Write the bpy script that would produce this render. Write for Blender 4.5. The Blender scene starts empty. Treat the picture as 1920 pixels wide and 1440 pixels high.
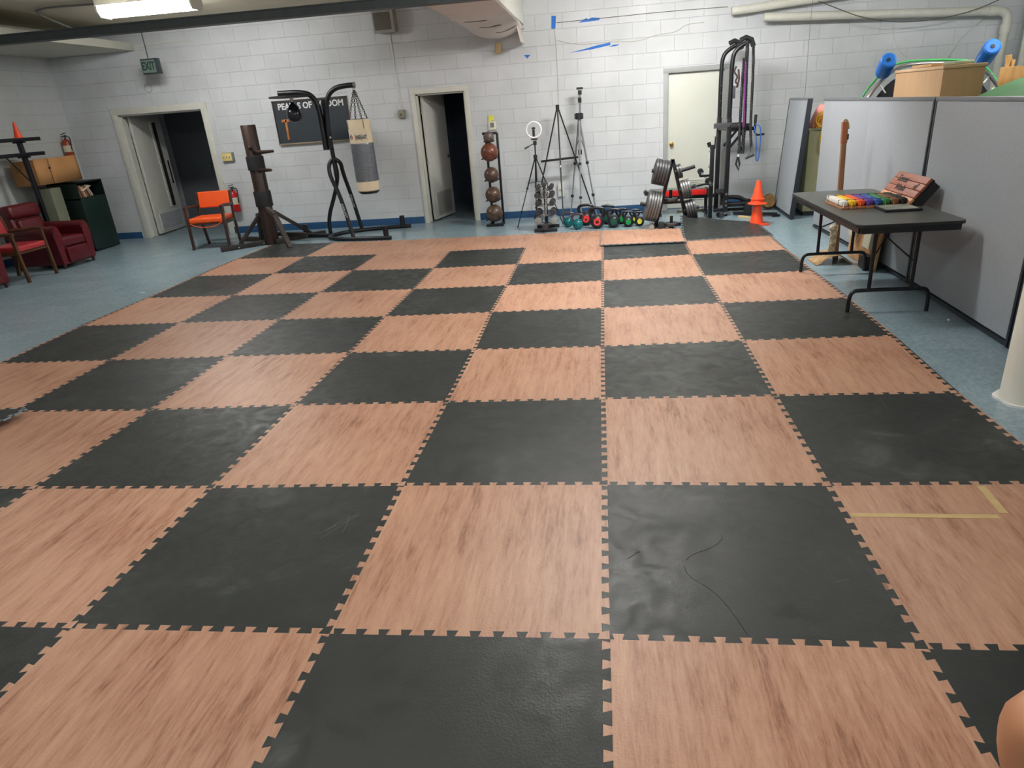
import bpy, bmesh, math, random
from mathutils import Vector, Matrix, Euler
from mathutils.geometry import delaunay_2d_cdt
random.seed(7)
PI = math.pi
sc = bpy.context.scene
COL = sc.collection

# ---------------------------------------------------------------- camera, world, exposure, lights
cam_d = bpy.data.cameras.new('camera')
cam = bpy.data.objects.new('camera', cam_d)
COL.objects.link(cam)
sc.camera = cam
cam_d.sensor_width = 36.0
cam_d.lens = 1267.15 / 1920 * 36.0
cam_d.shift_x = -(984.7 - 960) / 1920
cam_d.shift_y = (743.46 - 720) / 1920
cam_d.clip_start = 0.02
cam.matrix_world = (Matrix.Translation((0.01717, -1.78997, 1.66808)) @ Matrix.Rotation(0.132771, 4, 'Z')
                    @ Matrix.Rotation(1.165971, 4, 'X') @ Matrix.Rotation(-0.0735703, 4, 'Z'))
world = bpy.data.worlds.new('world')
sc.world = world
world.use_nodes = True
world.node_tree.nodes['Background'].inputs[0].default_value = (0.75, 0.82, 0.9, 1)
world.node_tree.nodes['Background'].inputs[1].default_value = 0.05
sc.view_settings.view_transform = 'Standard'
sc.view_settings.look = 'None'
sc.view_settings.gamma = 1
sc.view_settings.use_curve_mapping = False
sc.view_settings.exposure = 2.05
# fluorescent fixtures: (x, y, strength); each one is a real ceiling lamp built further down
LIGHTS = [(-5.5, 7.25, 13), (0.9, 6.9, 27), (-0.25, 3.7, 16), (-5.4, 3.2, 2.5), (-1.6, 0.2, 8), (4.4, 5.6, 14), (1.6, -1.6, 6), (-5.2, -0.6, 4)]
LAMP_COL = (1.0, 0.985, 0.965)
FZ = -0.012      # floor level; the top of the mats is 0

# ---------------------------------------------------------------- materials
MATS = {}
def srgb(c):
    return tuple(((v / 255) / 12.92 if v <= 10 else (((v / 255) + 0.055) / 1.055) ** 2.4) for v in c)
def nodes(name):
    m = bpy.data.materials.new(name)
    m.use_nodes = True
    nt = m.node_tree
    return m, nt, nt.nodes, nt.links, nt.nodes['Principled BSDF']
def mat(name, col, rough=0.5, metal=0.0, var=0.08, scale=9.0, bump=0.0, stretch=(1, 1, 1), emit=0.0, coat=0.0):
    if name in MATS:
        return MATS[name]
    m, nt, N, L, P = nodes(name)
    c = srgb(col)
    tc = N.new('ShaderNodeTexCoord'); mp = N.new('ShaderNodeMapping'); mp.inputs['Scale'].default_value = stretch
    no = N.new('ShaderNodeTexNoise'); no.inputs['Scale'].default_value = scale; no.inputs['Detail'].default_value = 5
    cr = N.new('ShaderNodeValToRGB')
    cr.color_ramp.elements[0].position = 0.3; cr.color_ramp.elements[1].position = 0.72
    cr.color_ramp.elements[0].color = (*[v * (1 - var) for v in c], 1)
    cr.color_ramp.elements[1].color = (*[min(1, v * (1 + var)) for v in c], 1)
    L.new(tc.outputs['Object'], mp.inputs[0]); L.new(mp.outputs[0], no.inputs[0]); L.new(no.outputs[0], cr.inputs[0])
    L.new(cr.outputs[0], P.inputs['Base Color'])
    P.inputs['Roughness'].default_value = rough
    P.inputs['Metallic'].default_value = metal
    P.inputs['Coat Weight'].default_value = coat
    if bump:
        b = N.new('ShaderNodeBump'); b.inputs['Strength'].default_value = bump; b.inputs['Distance'].default_value = 0.01
        L.new(no.outputs[0], b.inputs['Height']); L.new(b.outputs[0], P.inputs['Normal'])
    if emit:
        L.new(cr.outputs[0], P.inputs['Emission Color']); P.inputs['Emission Strength'].default_value = emit
    MATS[name] = m
    return m
def block_mat(name, axis, col, rough=0.55, off=(0, 0)):
    """painted concrete block; axis: which world axis runs along the wall"""
    m, nt, N, L, P = nodes(name)
    tc = N.new('ShaderNodeTexCoord'); sx = N.new('ShaderNodeSeparateXYZ'); cx = N.new('ShaderNodeCombineXYZ')
    L.new(tc.outputs['Object'], sx.inputs[0])
    ax = N.new('ShaderNodeMath'); ax.operation = 'ADD'; ax.inputs[1].default_value = off[0]
    az = N.new('ShaderNodeMath'); az.operation = 'ADD'; az.inputs[1].default_value = off[1]
    L.new(sx.outputs[axis], ax.inputs[0]); L.new(sx.outputs[2], az.inputs[0])
    L.new(ax.outputs[0], cx.inputs[0]); L.new(az.outputs[0], cx.inputs[1])
    br = N.new('ShaderNodeTexBrick')
    br.inputs['Scale'].default_value = 1.0
    br.inputs['Brick Width'].default_value = 0.406; br.inputs['Row Height'].default_value = 0.2075
    br.inputs['Mortar Size'].default_value = 0.0035; br.inputs['Mortar Smooth'].default_value = 0.6
    br.offset = 0.5
    L.new(cx.outputs[0], br.inputs['Vector'])
    c = srgb(col)
    br.inputs['Color1'].default_value = (*c, 1)
    br.inputs['Color2'].default_value = (*[v * 0.955 for v in c], 1)
    br.inputs['Mortar'].default_value = (*[v * 0.93 for v in c], 1)
    no = N.new('ShaderNodeTexNoise'); no.inputs['Scale'].default_value = 1.6; no.inputs['Detail'].default_value = 6
    L.new(tc.outputs['Object'], no.inputs[0])
    cr = N.new('ShaderNodeValToRGB')
    cr.color_ramp.elements[0].position = 0.3; cr.color_ramp.elements[0].color = (0.86, 0.87, 0.86, 1)
    cr.color_ramp.elements[1].position = 0.6; cr.color_ramp.elements[1].color = (1, 1, 1, 1)
    L.new(no.outputs[0], cr.inputs[0])
    mx = N.new('ShaderNodeMix'); mx.data_type = 'RGBA'; mx.blend_type = 'MULTIPLY'; mx.inputs[0].default_value = 1
    L.new(br.outputs[0], mx.inputs[6]); L.new(cr.outputs[0], mx.inputs[7]); L.new(mx.outputs[2], P.inputs['Base Color'])
    fn = N.new('ShaderNodeTexNoise'); fn.inputs['Scale'].default_value = 70; fn.inputs['Detail'].default_value = 4
    L.new(tc.outputs['Object'], fn.inputs[0])
    b1 = N.new('ShaderNodeBump'); b1.invert = True; b1.inputs['Strength'].default_value = 0.8; b1.inputs['Distance'].default_value = 0.005
    b2 = N.new('ShaderNodeBump'); b2.inputs['Strength'].default_value = 0.25; b2.inputs['Distance'].default_value = 0.003
    L.new(br.outputs['Fac'], b1.inputs['Height']); L.new(fn.outputs[0], b2.inputs['Height'])
    L.new(b1.outputs[0], b2.inputs['Normal']); L.new(b2.outputs[0], P.inputs['Normal'])
    P.inputs['Roughness'].default_value = rough
    return m
def floor_mat():
    m, nt, N, L, P = nodes('vinyl_floor_tile')
    tc = N.new('ShaderNodeTexCoord')
    ck = N.new('ShaderNodeTexBrick'); ck.offset = 0
    ck.inputs['Scale'].default_value = 1; ck.inputs['Brick Width'].default_value = 0.305; ck.inputs['Row Height'].default_value = 0.305
    ck.inputs['Mortar Size'].default_value = 0.0008
    a = srgb((150, 170, 180)); b = srgb((141, 163, 173))
    ck.inputs['Color1'].default_value = (*a, 1); ck.inputs['Color2'].default_value = (*b, 1)
    ck.inputs['Mortar'].default_value = (*[v * 0.75 for v in a], 1)
    L.new(tc.outputs['Object'], ck.inputs['Vector'])
    no = N.new('ShaderNodeTexNoise'); no.inputs['Scale'].default_value = 45; no.inputs['Detail'].default_value = 6
    L.new(tc.outputs['Object'], no.inputs[0])
    cr = N.new('ShaderNodeValToRGB'); cr.color_ramp.elements[0].position = 0.35; cr.color_ramp.elements[0].color = (0.8, 0.84, 0.84, 1)
    cr.color_ramp.elements[1].position = 0.65; cr.color_ramp.elements[1].color = (1.06, 1.05, 1.04, 1)
    L.new(no.outputs[0], cr.inputs[0])
    mx = N.new('ShaderNodeMix'); mx.data_type = 'RGBA'; mx.blend_type = 'MULTIPLY'; mx.inputs[0].default_value = 1
    L.new(ck.outputs[0], mx.inputs[6]); L.new(cr.outputs[0], mx.inputs[7]); L.new(mx.outputs[2], P.inputs['Base Color'])
    n2 = N.new('ShaderNodeTexNoise'); n2.inputs['Scale'].default_value = 3
    L.new(tc.outputs['Object'], n2.inputs[0])
    mr = N.new('ShaderNodeMapRange'); mr.inputs['To Min'].default_value = 0.16; mr.inputs['To Max'].default_value = 0.3
    L.new(n2.outputs[0], mr.inputs[0]); L.new(mr.outputs[0], P.inputs['Roughness'])
    return m
def mat_tile(name, kind):
    """foam mat surface; every mat gets its own random offset of the grain"""
    m, nt, N, L, P = nodes(name)
    tc = N.new('ShaderNodeTexCoord'); oi = N.new('ShaderNodeObjectInfo'); mp = N.new('ShaderNodeMapping')
    mul = N.new('ShaderNodeMath'); mul.operation = 'MULTIPLY'; mul.inputs[1].default_value = 37.0
    L.new(oi.outputs['Random'], mul.inputs[0]); L.new(mul.outputs[0], mp.inputs['Location'])
    L.new(tc.outputs['Object'], mp.inputs[0])
    if kind == 'peach':
        mp.inputs['Scale'].default_value = (8.0, 0.9, 1)
        f2 = N.new('ShaderNodeTexNoise'); f2.inputs['Scale'].default_value = 9.0; f2.inputs['Detail'].default_value = 8; f2.inputs['Roughness'].default_value = 0.75
        L.new(mp.outputs[0], f2.inputs[0])
        big = N.new('ShaderNodeTexNoise'); big.inputs['Scale'].default_value = 1.3; big.inputs['Detail'].default_value = 3
        L.new(tc.outputs['Object'], big.inputs[0])
        no = N.new('ShaderNodeTexNoise'); no.inputs['Scale'].default_value = 2.2; no.inputs['Detail'].default_value = 9; no.inputs['Roughness'].default_value = 0.72
        no.inputs['Distortion'].default_value = 0.35
        L.new(mp.outputs[0], no.inputs[0])
        cr = N.new('ShaderNodeValToRGB')
        e = cr.color_ramp.elements
        e[0].position = 0.385; e[0].color = (*srgb((134, 90, 68)), 1)
        e[1].position = 0.63; e[1].color = (*srgb((208, 165, 136)), 1)
        x = e.new(0.445); x.color = (*srgb((174, 127, 100)), 1)
        x = e.new(0.5); x.color = (*srgb((190, 145, 119)), 1)
        m1 = N.new('ShaderNodeMix'); m1.data_type = 'FLOAT'; m1.inputs[0].default_value = 0.45
        L.new(no.outputs[0], m1.inputs[2]); L.new(f2.outputs[0], m1.inputs[3])
        m2 = N.new('ShaderNodeMix'); m2.data_type = 'FLOAT'; m2.inputs[0].default_value = 0.22
        L.new(m1.outputs[0], m2.inputs[2]); L.new(big.outputs[0], m2.inputs[3])
        L.new(m2.outputs[0], cr.inputs[0])
        hv = N.new('ShaderNodeHueSaturation')
        mr = N.new('ShaderNodeMapRange'); mr.inputs['To Min'].default_value = 0.93; mr.inputs['To Max'].default_value = 1.06
        L.new(oi.outputs['Random'], mr.inputs[0]); L.new(mr.outputs[0], hv.inputs['Value'])
        L.new(cr.outputs[0], hv.inputs['Color']); L.new(hv.outputs[0], P.inputs['Base Color'])
        P.inputs['Roughness'].default_value = 0.42
    else:
        no = N.new('ShaderNodeTexNoise'); no.inputs['Scale'].default_value = 2.6; no.inputs['Detail'].default_value = 9; no.inputs['Roughness'].default_value = 0.6
        no.inputs['Distortion'].default_value = 0.6
        L.new(mp.outputs[0], no.inputs[0])
        cr = N.new('ShaderNodeValToRGB')
        e = cr.color_ramp.elements
        e[0].position = 0.3; e[0].color = (*srgb((43, 46, 45)), 1)
        e[1].position = 0.78; e[1].color = (*srgb((86, 90, 88)), 1)
        x = e.new(0.6); x.color = (*srgb((51, 55, 53)), 1)
        L.new(no.outputs[0], cr.inputs[0]); L.new(cr.outputs[0], P.inputs['Base Color'])
        rn = N.new('ShaderNodeTexNoise'); rn.inputs['Scale'].default_value = 9; rn.inputs['Detail'].default_value = 8; rn.inputs['Distortion'].default_value = 1.0
        L.new(mp.outputs[0], rn.inputs[0])
        rm = N.new('ShaderNodeMapRange'); rm.inputs['From Min'].default_value = 0.3; rm.inputs['From Max'].default_value = 0.7
        P.inputs['Specular IOR Level'].default_value = 0.4
        rm.inputs['To Min'].default_value = 0.34; rm.inputs['To Max'].default_value = 0.56
        L.new(rn.outputs[0], rm.inputs[0]); L.new(rm.outputs[0], P.inputs['Roughness'])
    fn = N.new('ShaderNodeTexNoise'); fn.inputs['Scale'].default_value = 130; fn.inputs['Detail'].default_value = 3
    L.new(tc.outputs['Object'], fn.inputs[0])
    b = N.new('ShaderNodeBump'); b.inputs['Strength'].default_value = 0.35; b.inputs['Distance'].default_value = 0.003
    L.new(fn.outputs[0], b.inputs['Height']); L.new(b.outputs[0], P.inputs['Normal'])
    return m

# ---------------------------------------------------------------- mesh builder
def axis_mat(p0, p1):
    d = Vector(p1) - Vector(p0)
    q = Vector((0, 0, 1)).rotation_difference(d.normalized())
    return Matrix.Translation(p0) @ q.to_matrix().to_4x4(), d.length
class B:
    def __init__(s):
        s.bm = bmesh.new()
    def _add(s, verts, faces, M=None, mi=0):
        vs = [s.bm.verts.new((M @ Vector(v)) if M else v) for v in verts]
        out = []
        for f in faces:
            try:
                fc = s.bm.faces.new([vs[i] for i in f]); fc.material_index = mi; out.append(fc)
            except ValueError:
                pass
        return vs, out
    def box(s, c, d, rot=(0, 0, 0), bev=0.0, mi=0, M=None, seg=2, taper=(1, 1)):
        x, y, z = d[0] / 2, d[1] / 2, d[2] / 2
        tx, ty = taper
        v = [(-x, -y, -z), (x, -y, -z), (x, y, -z), (-x, y, -z), (-x * tx, -y * ty, z), (x * tx, -y * ty, z), (x * tx, y * ty, z), (-x * tx, y * ty, z)]
        T = Matrix.Translation(c) @ Euler(rot).to_matrix().to_4x4()
        if M: T = M @ T
        vs, fs = s._add(v, [(0, 3, 2, 1), (4, 5, 6, 7), (0, 1, 5, 4), (1, 2, 6, 5), (2, 3, 7, 6), (3, 0, 4, 7)], T, mi)
        if bev > 0:
            es = list({e for f in fs for e in f.edges})
            bmesh.ops.bevel(s.bm, geom=es, offset=bev, segments=seg, affect='EDGES', profile=0.6, clamp_overlap=True)
        return s
    def bar(s, p0, p1, w, h=None, mi=0, bev=0.0, up=None):
        """rectangular bar from p0 to p1"""
        h = h or w
        p0 = Vector(p0); p1 = Vector(p1); d = (p1 - p0); l = d.length; z = d.normalized()
        u = Vector(up) if up else (Vector((0, 0, 1)) if abs(z.z) < 0.95 else Vector((0, 1, 0)))
        x = u.cross(z).normalized(); y = z.cross(x)
        M = Matrix((( x.x, y.x, z.x, 0), (x.y, y.y, z.y, 0), (x.z, y.z, z.z, 0), (0, 0, 0, 1)))
        M = Matrix.Translation((p0 + p1) / 2) @ M
        return s.box((0, 0, 0), (w, h, l), M=M, mi=mi, bev=bev)
    def cyl(s, p0, p1, r0, r1=None, n=16, mi=0, cap=True):
        r1 = r0 if r1 is None else r1
        M, l = axis_mat(p0, p1)
        v = []; f = []
        for i in range(n):
            a = 2 * PI * i / n
            v.append((r0 * math.cos(a), r0 * math.sin(a), 0))
        for i in range(n):
            a = 2 * PI * i / n
            v.append((r1 * math.cos(a), r1 * math.sin(a), l))
        for i in range(n):
            j = (i + 1) % n
            f.append((i, j, n + j, n + i))
        if cap:
            f.append(tuple(reversed(range(n)))); f.append(tuple(range(n, 2 * n)))
        s._add(v, f, M, mi)
        return s
    def lathe(s, prof, M=None, n=24, mi=0, closed=False):
        """prof: (r, z) pairs, revolved about z"""
        v = []; f = []; k = len(prof)
        for i in range(n):
            a = 2 * PI * i / n
            for r, z in prof:
                v.append((max(r, 1e-5) * math.cos(a), max(r, 1e-5) * math.sin(a), z))
        for i in range(n):
            j = (i + 1) % n
            for q in range(k - 1 if not closed else k):
                w = (q + 1) % k
                f.append((i * k + q, j * k + q, j * k + w, i * k + w))
        s._add(v, f, M, mi)
        return s
    def tube(s, pts, r, n=10, closed=False, mi=0, cap=True):
        pts = [Vector(p) for p in pts]
        k = len(pts)
        rr = r if isinstance(r, (list, tuple)) else [r] * k
        v = []; f = []
        up = None
        for i, p in enumerate(pts):
            if closed:
                t = (pts[(i + 1) % k] - pts[i - 1]).normalized()
            else:
                t = (pts[min(i + 1, k - 1)] - pts[max(i - 1, 0)]).normalized()
            if up is None:
                a = Vector((0, 0, 1)) if abs(t.z) < 0.9 else Vector((1, 0, 0))
                up = (a - t * a.dot(t)).normalized()
            else:
                up = (up - t * up.dot(t)).normalized()
            sd = t.cross(up)
            for j in range(n):
                a = 2 * PI * j / n
                v.append(p + (up * math.cos(a) + sd * math.sin(a)) * rr[i])
        for i in range(k if closed else k - 1):
            i2 = (i + 1) % k
            for j in range(n):
                j2 = (j + 1) % n
                f.append((i * n + j, i * n + j2, i2 * n + j2, i2 * n + j))
        if cap and not closed:
            f.append(tuple(reversed(range(n)))); f.append(tuple(range((k - 1) * n, k * n)))
        s._add(v, f, None, mi)
        return s
    def prism(s, poly, h0, h1, M=None, mi=0, side_mi=None):
        n = len(poly)
        v = [(x, y, h0) for x, y in poly] + [(x, y, h1) for x, y in poly]
        f = [tuple(reversed(range(n))), tuple(range(n, 2 * n))]
        vs, fs = s._add(v, f, M, mi)
        for i in range(n):
            j = (i + 1) % n
            try:
                fc = s.bm.faces.new((vs[i], vs[j], vs[n + j], vs[n + i])); fc.material_index = mi if side_mi is None else side_mi
            except ValueError:
                pass
        return s
    def ball(s, c, r, sc_=(1, 1, 1), n=20, M=None, mi=0):
        T = Matrix.Translation(c) @ Matrix.Diagonal((sc_[0], sc_[1], sc_[2], 1))
        if M: T = M @ T
        k = n // 2
        return s.lathe([(r * math.sin(PI * i / k), -r * math.cos(PI * i / k)) for i in range(k + 1)], T, n, mi)
    def torus(s, c, R, r, M=None, n=28, m=8, mi=0, sx=1.0):
        T = Matrix.Translation(c)
        if M: T = T @ M
        pts = [T @ Vector((R * sx * math.cos(2 * PI * i / n), R * math.sin(2 * PI * i / n), 0)) for i in range(n)]
        return s.tube(pts, r, m, closed=True, mi=mi)
def arc(c, r, a0, a1, n, ux=(1, 0, 0), uy=(0, 0, 1)):
    c = Vector(c); ux = Vector(ux); uy = Vector(uy)
    return [c + ux * r * math.cos(a0 + (a1 - a0) * i / n) + uy * r * math.sin(a0 + (a1 - a0) * i / n) for i in range(n + 1)]
def smooth_path(pts, it=3):
    """Chaikin corner cutting"""
    pts = [Vector(p) for p in pts]
    for _ in range(it):
        o = [pts[0]]
        for a, b in zip(pts[:-1], pts[1:]):
            o += [a * 0.75 + b * 0.25, a * 0.25 + b * 0.75]
        pts = o + [pts[-1]]
    return pts

def worldpos(o):
    p = Vector((0, 0, 0))
    while o is not None:
        p += o.location; o = o.parent
    return p
def obj(name, b, m, parent=None, sharp=35, label=None, loc=None, weld=True):
    """link a builder as one mesh; geometry is given in world coordinates and moved under its parent (unrotated at build time)"""
    bm = b.bm
    if weld:
        bmesh.ops.remove_doubles(bm, verts=bm.verts[:], dist=1e-5)
    bmesh.ops.recalc_face_normals(bm, faces=bm.faces[:])
    if parent is not None:
        bm.transform(Matrix.Translation(-worldpos(parent)))
    elif loc is not None:
        bm.transform(Matrix.Translation(-Vector(loc)))
    me = bpy.data.meshes.new(name)
    bm.to_mesh(me); bm.free()
    for p in me.polygons: p.use_smooth = True
    me.set_sharp_from_angle(angle=math.radians(sharp))
    for mm in (m if isinstance(m, (list, tuple)) else [m]): me.materials.append(mm)
    o = bpy.data.objects.new(name, me)
    COL.objects.link(o)
    if parent is not None: o.parent = parent
    elif loc is not None: o.location = loc
    if label: o['label'] = label
    return o
def tag(o, label, cat, group=None, kind=None):
    o['label'] = label; o['category'] = cat
    if group: o['group'] = group
    if kind: o['kind'] = kind
    return o
def thing(name, label, cat, loc=(0, 0, 0), group=None):
    o = bpy.data.objects.new(name, None); COL.objects.link(o)
    o.location = loc; o.empty_display_size = 0.1
    return tag(o, label, cat, group)
def struct(name, b, m, sharp=35):
    o = obj(name, b, m, sharp=sharp); o['kind'] = 'structure'
    return o
def dup(root, loc, rotz=0.0, label=None, group=None, scale=None):
    r = root.copy(); COL.objects.link(r); r.location = loc; r.rotation_euler = (0, 0, rotz)
    if label: r['label'] = label
    if group: r['group'] = group
    if scale: r.scale = scale
    for ch in list(root.children):
        c = ch.copy(); COL.objects.link(c); c.parent = r
        for g in ch.children:
            d = g.copy(); COL.objects.link(d); d.parent = c
    return r
def text(name, s, size, M, m, parent=None, ext=0.002, bold=0.0, sx=1.0, label=None, center=True):
    cu = bpy.data.curves.new(name, 'FONT'); cu.body = s; cu.size = size; cu.extrude = ext; cu.offset = bold
    cu.align_x = 'CENTER' if center else 'LEFT'; cu.align_y = 'CENTER'; cu.resolution_u = 3
    t = bpy.data.objects.new(name, cu); COL.objects.link(t)
    dg = bpy.context.evaluated_depsgraph_get()
    me = bpy.data.meshes.new_from_object(t.evaluated_get(dg))
    bpy.data.objects.remove(t); bpy.data.curves.remove(cu)
    M = M @ Matrix.Diagonal((sx, 1, 1, 1))
    if parent is not None: M = Matrix.Translation(-worldpos(parent)) @ M
    me.transform(M)
    me.materials.clear(); me.materials.append(m)
    o = bpy.data.objects.new(name, me); COL.objects.link(o)
    if parent is not None: o.parent = parent
    if label: o['label'] = label
    return o
def basis(ux, uy, o):
    ux = Vector(ux).normalized(); uy = Vector(uy); uy = (uy - ux * uy.dot(ux)).normalized(); uz = ux.cross(uy)
    return Matrix(((ux.x, uy.x, uz.x, o[0]), (ux.y, uy.y, uz.y, o[1]), (ux.z, uy.z, uz.z, o[2]), (0, 0, 0, 1)))

# shared materials
M_black = mat('black_powder_coat', (18, 20, 26), 0.38, var=0.15)
M_blk2 = mat('black_rubber', (30, 31, 34), 0.6, var=0.15)
M_white = mat('white_paint', (214, 214, 208), 0.5, var=0.03)
M_cream = mat('cream_door_paint', (206, 209, 198), 0.45, var=0.03, scale=2)
M_frame = mat('door_frame_paint', (206, 206, 196), 0.45, var=0.04)
M_greyframe = mat('grey_door_frame_paint', (160, 164, 162), 0.45, var=0.05)
M_chrome = mat('brushed_chrome', (190, 192, 194), 0.25, 1.0, var=0.1)
M_brass = mat('brass', (200, 165, 90), 0.25, 1.0)
M_dkwood = mat('dark_walnut', (62, 42, 34), 0.4, var=0.35, scale=6, stretch=(4, 4, 0.6))
M_orange = mat('orange_vinyl', (240, 92, 34), 0.4, var=0.06)
M_red = mat('extinguisher_red', (190, 26, 28), 0.25, var=0.05)
M_card = mat('cardboard', (168, 120, 74), 0.8, var=0.12, scale=5)
M_grey = mat('grey_plastic', (120, 122, 120), 0.5)
M_dark = mat('dark_glass', (22, 24, 26), 0.2)
M_gap = mat('dark_gap', (14, 15, 17), 0.9)
M_bluetape = mat('blue_painter_tape', (36, 110, 200), 0.7, var=0.05)
M_cone = mat('traffic_cone_orange', (255, 84, 40), 0.45, var=0.04)

# ---------------------------------------------------------------- room shell
XL, XR, YB, YF, H = -8.83, 5.95, 9.5, -4.2, 3.22
M_wall_x = block_mat('painted_block_back', 0, (206, 210, 213), off=(0.33, -0.19))
M_wall_y = block_mat('painted_block_side', 1, (200, 204, 204), off=(0.1, -0.19))
M_floor = floor_mat()
M_ceil = mat('ceiling_paint', (196, 190, 168), 0.8, var=0.12, scale=1.2)
struct('floor', B().box(((XL + XR) / 2, 4.1, FZ - 0.1), (XR - XL + 0.6, 17.0, 0.2)), M_floor)
struct('ceiling', B().box(((XL + XR) / 2, 2.7, H + 0.1), (XR - XL + 0.6, 14.2, 0.2)), M_ceil)
OPEN = [(-7.93, -6.43, 2.02), (-2.89, -2.07, 1.985), (0.99, 1.84, 2.0)]
wb = B()
xs = XL - 0.2
for x0, x1, h in OPEN:
    wb.box(((xs + x0) / 2, YB + 0.1, H / 2 - 0.05), (x0 - xs, 0.2, H + 0.1))
    wb.box(((x0 + x1) / 2, YB + 0.1, (h + H) / 2), (x1 - x0, 0.2, H - h))
    xs = x1
wb.box(((xs + XR + 0.2) / 2, YB + 0.1, H / 2 - 0.05), (XR + 0.2 - xs, 0.2, H + 0.1))
struct('wall_back', wb, M_wall_x)
struct('wall_left', B().box((XL - 0.1, (YF + YB) / 2, H / 2 - 0.05), (0.2, YB - YF, H + 0.1)), M_wall_y)
struct('wall_right', B().box((XR + 0.1, (YF + YB) / 2, H / 2 - 0.05), (0.2, YB - YF, H + 0.1)), M_wall_y)
struct('wall_front', B().box(((XL + XR) / 2, YF - 0.1, H / 2 - 0.05), (XR - XL + 0.4, 0.2, H + 0.1)), M_wall_x)
M_base = mat('blue_baseboard', (38, 78, 118), 0.4, var=0.08)
bb = B()
for x0, x1 in ((XL, -8.06), (-6.40, -2.96), (-2.01, 0.93), (1.9, XR)):
    bb.box(((x0 + x1) / 2, YB - 0.006, FZ + 0.055), (x1 - x0, 0.012, 0.11), bev=0.003)
struct('baseboard_back', bb, M_base)
struct('baseboard_left', B().box((XL + 0.006, (YF + YB) / 2, FZ + 0.055), (0.012, YB - YF, 0.11)), M_base)
# rooms beyond the doorways
M_hall = mat('hall_paint', (205, 208, 214), 0.6, var=0.04)
M_navy = mat('store_room_paint', (84, 96, 118), 0.7, var=0.06)
hall = B()
hall.box((-9.2, 11.0, 1.3), (0.1, 2.6, 2.8)).box((-5.6, 11.0, 1.3), (0.1, 2.6, 2.8)).box((-7.4, 12.3, 1.3), (3.7, 0.1, 2.8)).box((-7.4, 11.0, 2.66), (3.7, 2.6, 0.1))
struct('wall_hall', hall, M_hall)
clo = B()
clo.box((-3.6, 11.0, 1.3), (0.1, 2.6, 2.8)).box((-1.2, 11.0, 1.3), (0.1, 2.6, 2.8)).box((-2.4, 12.3, 1.3), (2.5, 0.1, 2.8)).box((-2.4, 11.0, 2.66), (2.5, 2.6, 0.1))
struct('wall_store_room', clo, M_navy)

def door_frame(name, x0, x1, h, m, w=0.055):
    """steel frame around an opening, standing 2 cm proud of the blocks"""
    b = B()
    for x in (x0, x1):
        s = -1 if x == x0 else 1
        b.box((x + s * w * 0.2, YB + 0.09, h / 2 + FZ / 2), (w, 0.22, h - FZ), bev=0.004)
    b.box(((x0 + x1) / 2, YB + 0.09, h + w * 0.3), (x1 - x0 + 1.6 * w, 0.222, w), bev=0.004)
    for x in (x0, x1):
        s = 1 if x == x0 else -1
        b.box((x + s * (w * 0.3 + 0.012), YB + 0.06, h / 2), (0.024, 0.04, h))
    b.box(((x0 + x1) / 2, YB + 0.06, h - w * 0.2 - 0.012), (x1 - x0, 0.04, 0.024))
    return struct(name, b, m)
door_frame('trim_1', -7.93, -6.40, 2.0, M_frame, 0.1)
door_frame('trim_2', -2.89, -2.07, 1.965, M_frame, 0.075)
door_frame('trim_3', 0.99, 1.84, 1.985, M_greyframe, 0.07)

def louver(b, o, ux, w, h, n=9, out=0.02):
    """slatted grille on a leaf: o lower corner, ux along the leaf"""
    ux = Vector(ux); nz = Vector((0, 0, 1)); nn = ux.cross(nz)
    o = Vector(o)
    for i in range(n):
        c = o + ux * w / 2 + nz * (h * (i + 0.5) / n) + nn * out * 0.5
        b.bar(c - ux * w / 2, c + ux * w / 2, 0.006, h / n * 0.85, up=(nn * 0.6 + nz))
# door 1: white leaf opened into the hall
def leaf(name, hinge, ang, w, h, m, t=0.042):
    ux = Vector((math.cos(ang), math.sin(ang), 0)); nn = Vector((math.sin(ang), -math.cos(ang), 0))
    b = B()
    b.bar(Vector(hinge) + Vector((0, 0, h / 2 + 0.01)), Vector(hinge) + Vector((0, 0, h / 2 + 0.01)) + ux * w, h, t, up=nn, bev=0.003)
    o = obj(name, b, m); o['kind'] = 'structure'
    return o, ux, nn
def on_leaf(hinge, ux, nn, s, z, t=0.021):
    return Vector(hinge) + ux * s + Vector((0, 0, z)) + nn * t
h1 = (-7.88, 9.72, 0)
d1, ux, nn = leaf('door_1', h1, math.radians(94), 0.93, 1.96, M_frame)
b = B()
p = lambda s, z, t=0.021: on_leaf(h1, ux, nn, s, z, t)
for s in (0.565, 0.70):
    b.bar(p(s, 0.42), p(s, 1.86), 0.014, 0.02, up=nn)
for z in (0.42, 1.86):
    b.bar(p(0.565, z), p(0.70, z), 0.02, 0.014, up=(0, 0, 1))
obj('slot_window_trim', b, M_white, d1)
obj('slot_window_pane', B().bar(p(0.632, 0.43, 0.022), p(0.632, 1.85, 0.022), 0.12, 0.004, up=ux), M_dark, d1, label='tall narrow dark glass pane')
obj('push_plate', B().bar(p(0.83, 0.80, 0.023), p(0.83, 1.20, 0.023), 0.05, 0.006, up=ux), M_dark, d1, label='black plate')
b = B(); louver(b, p(0.12, 0.07), ux, 0.7, 0.27, 12)
for z in (0.06, 0.35): b.bar(p(0.1, z), p(0.84, z), 0.02, 0.014, up=(0, 0, 1))
for s in (0.1, 0.84): b.bar(p(s, 0.06), p(s, 0.35), 0.014, 0.02, up=nn)
obj('vent_grille', b, M_hall, d1)
b = B()
for z in (0.25, 0.98, 1.75): b.cyl((-7.885, 9.69, z - 0.05), (-7.885, 9.69, z + 0.05), 0.009)
obj('hinge', b, M_chrome, d1)
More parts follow.
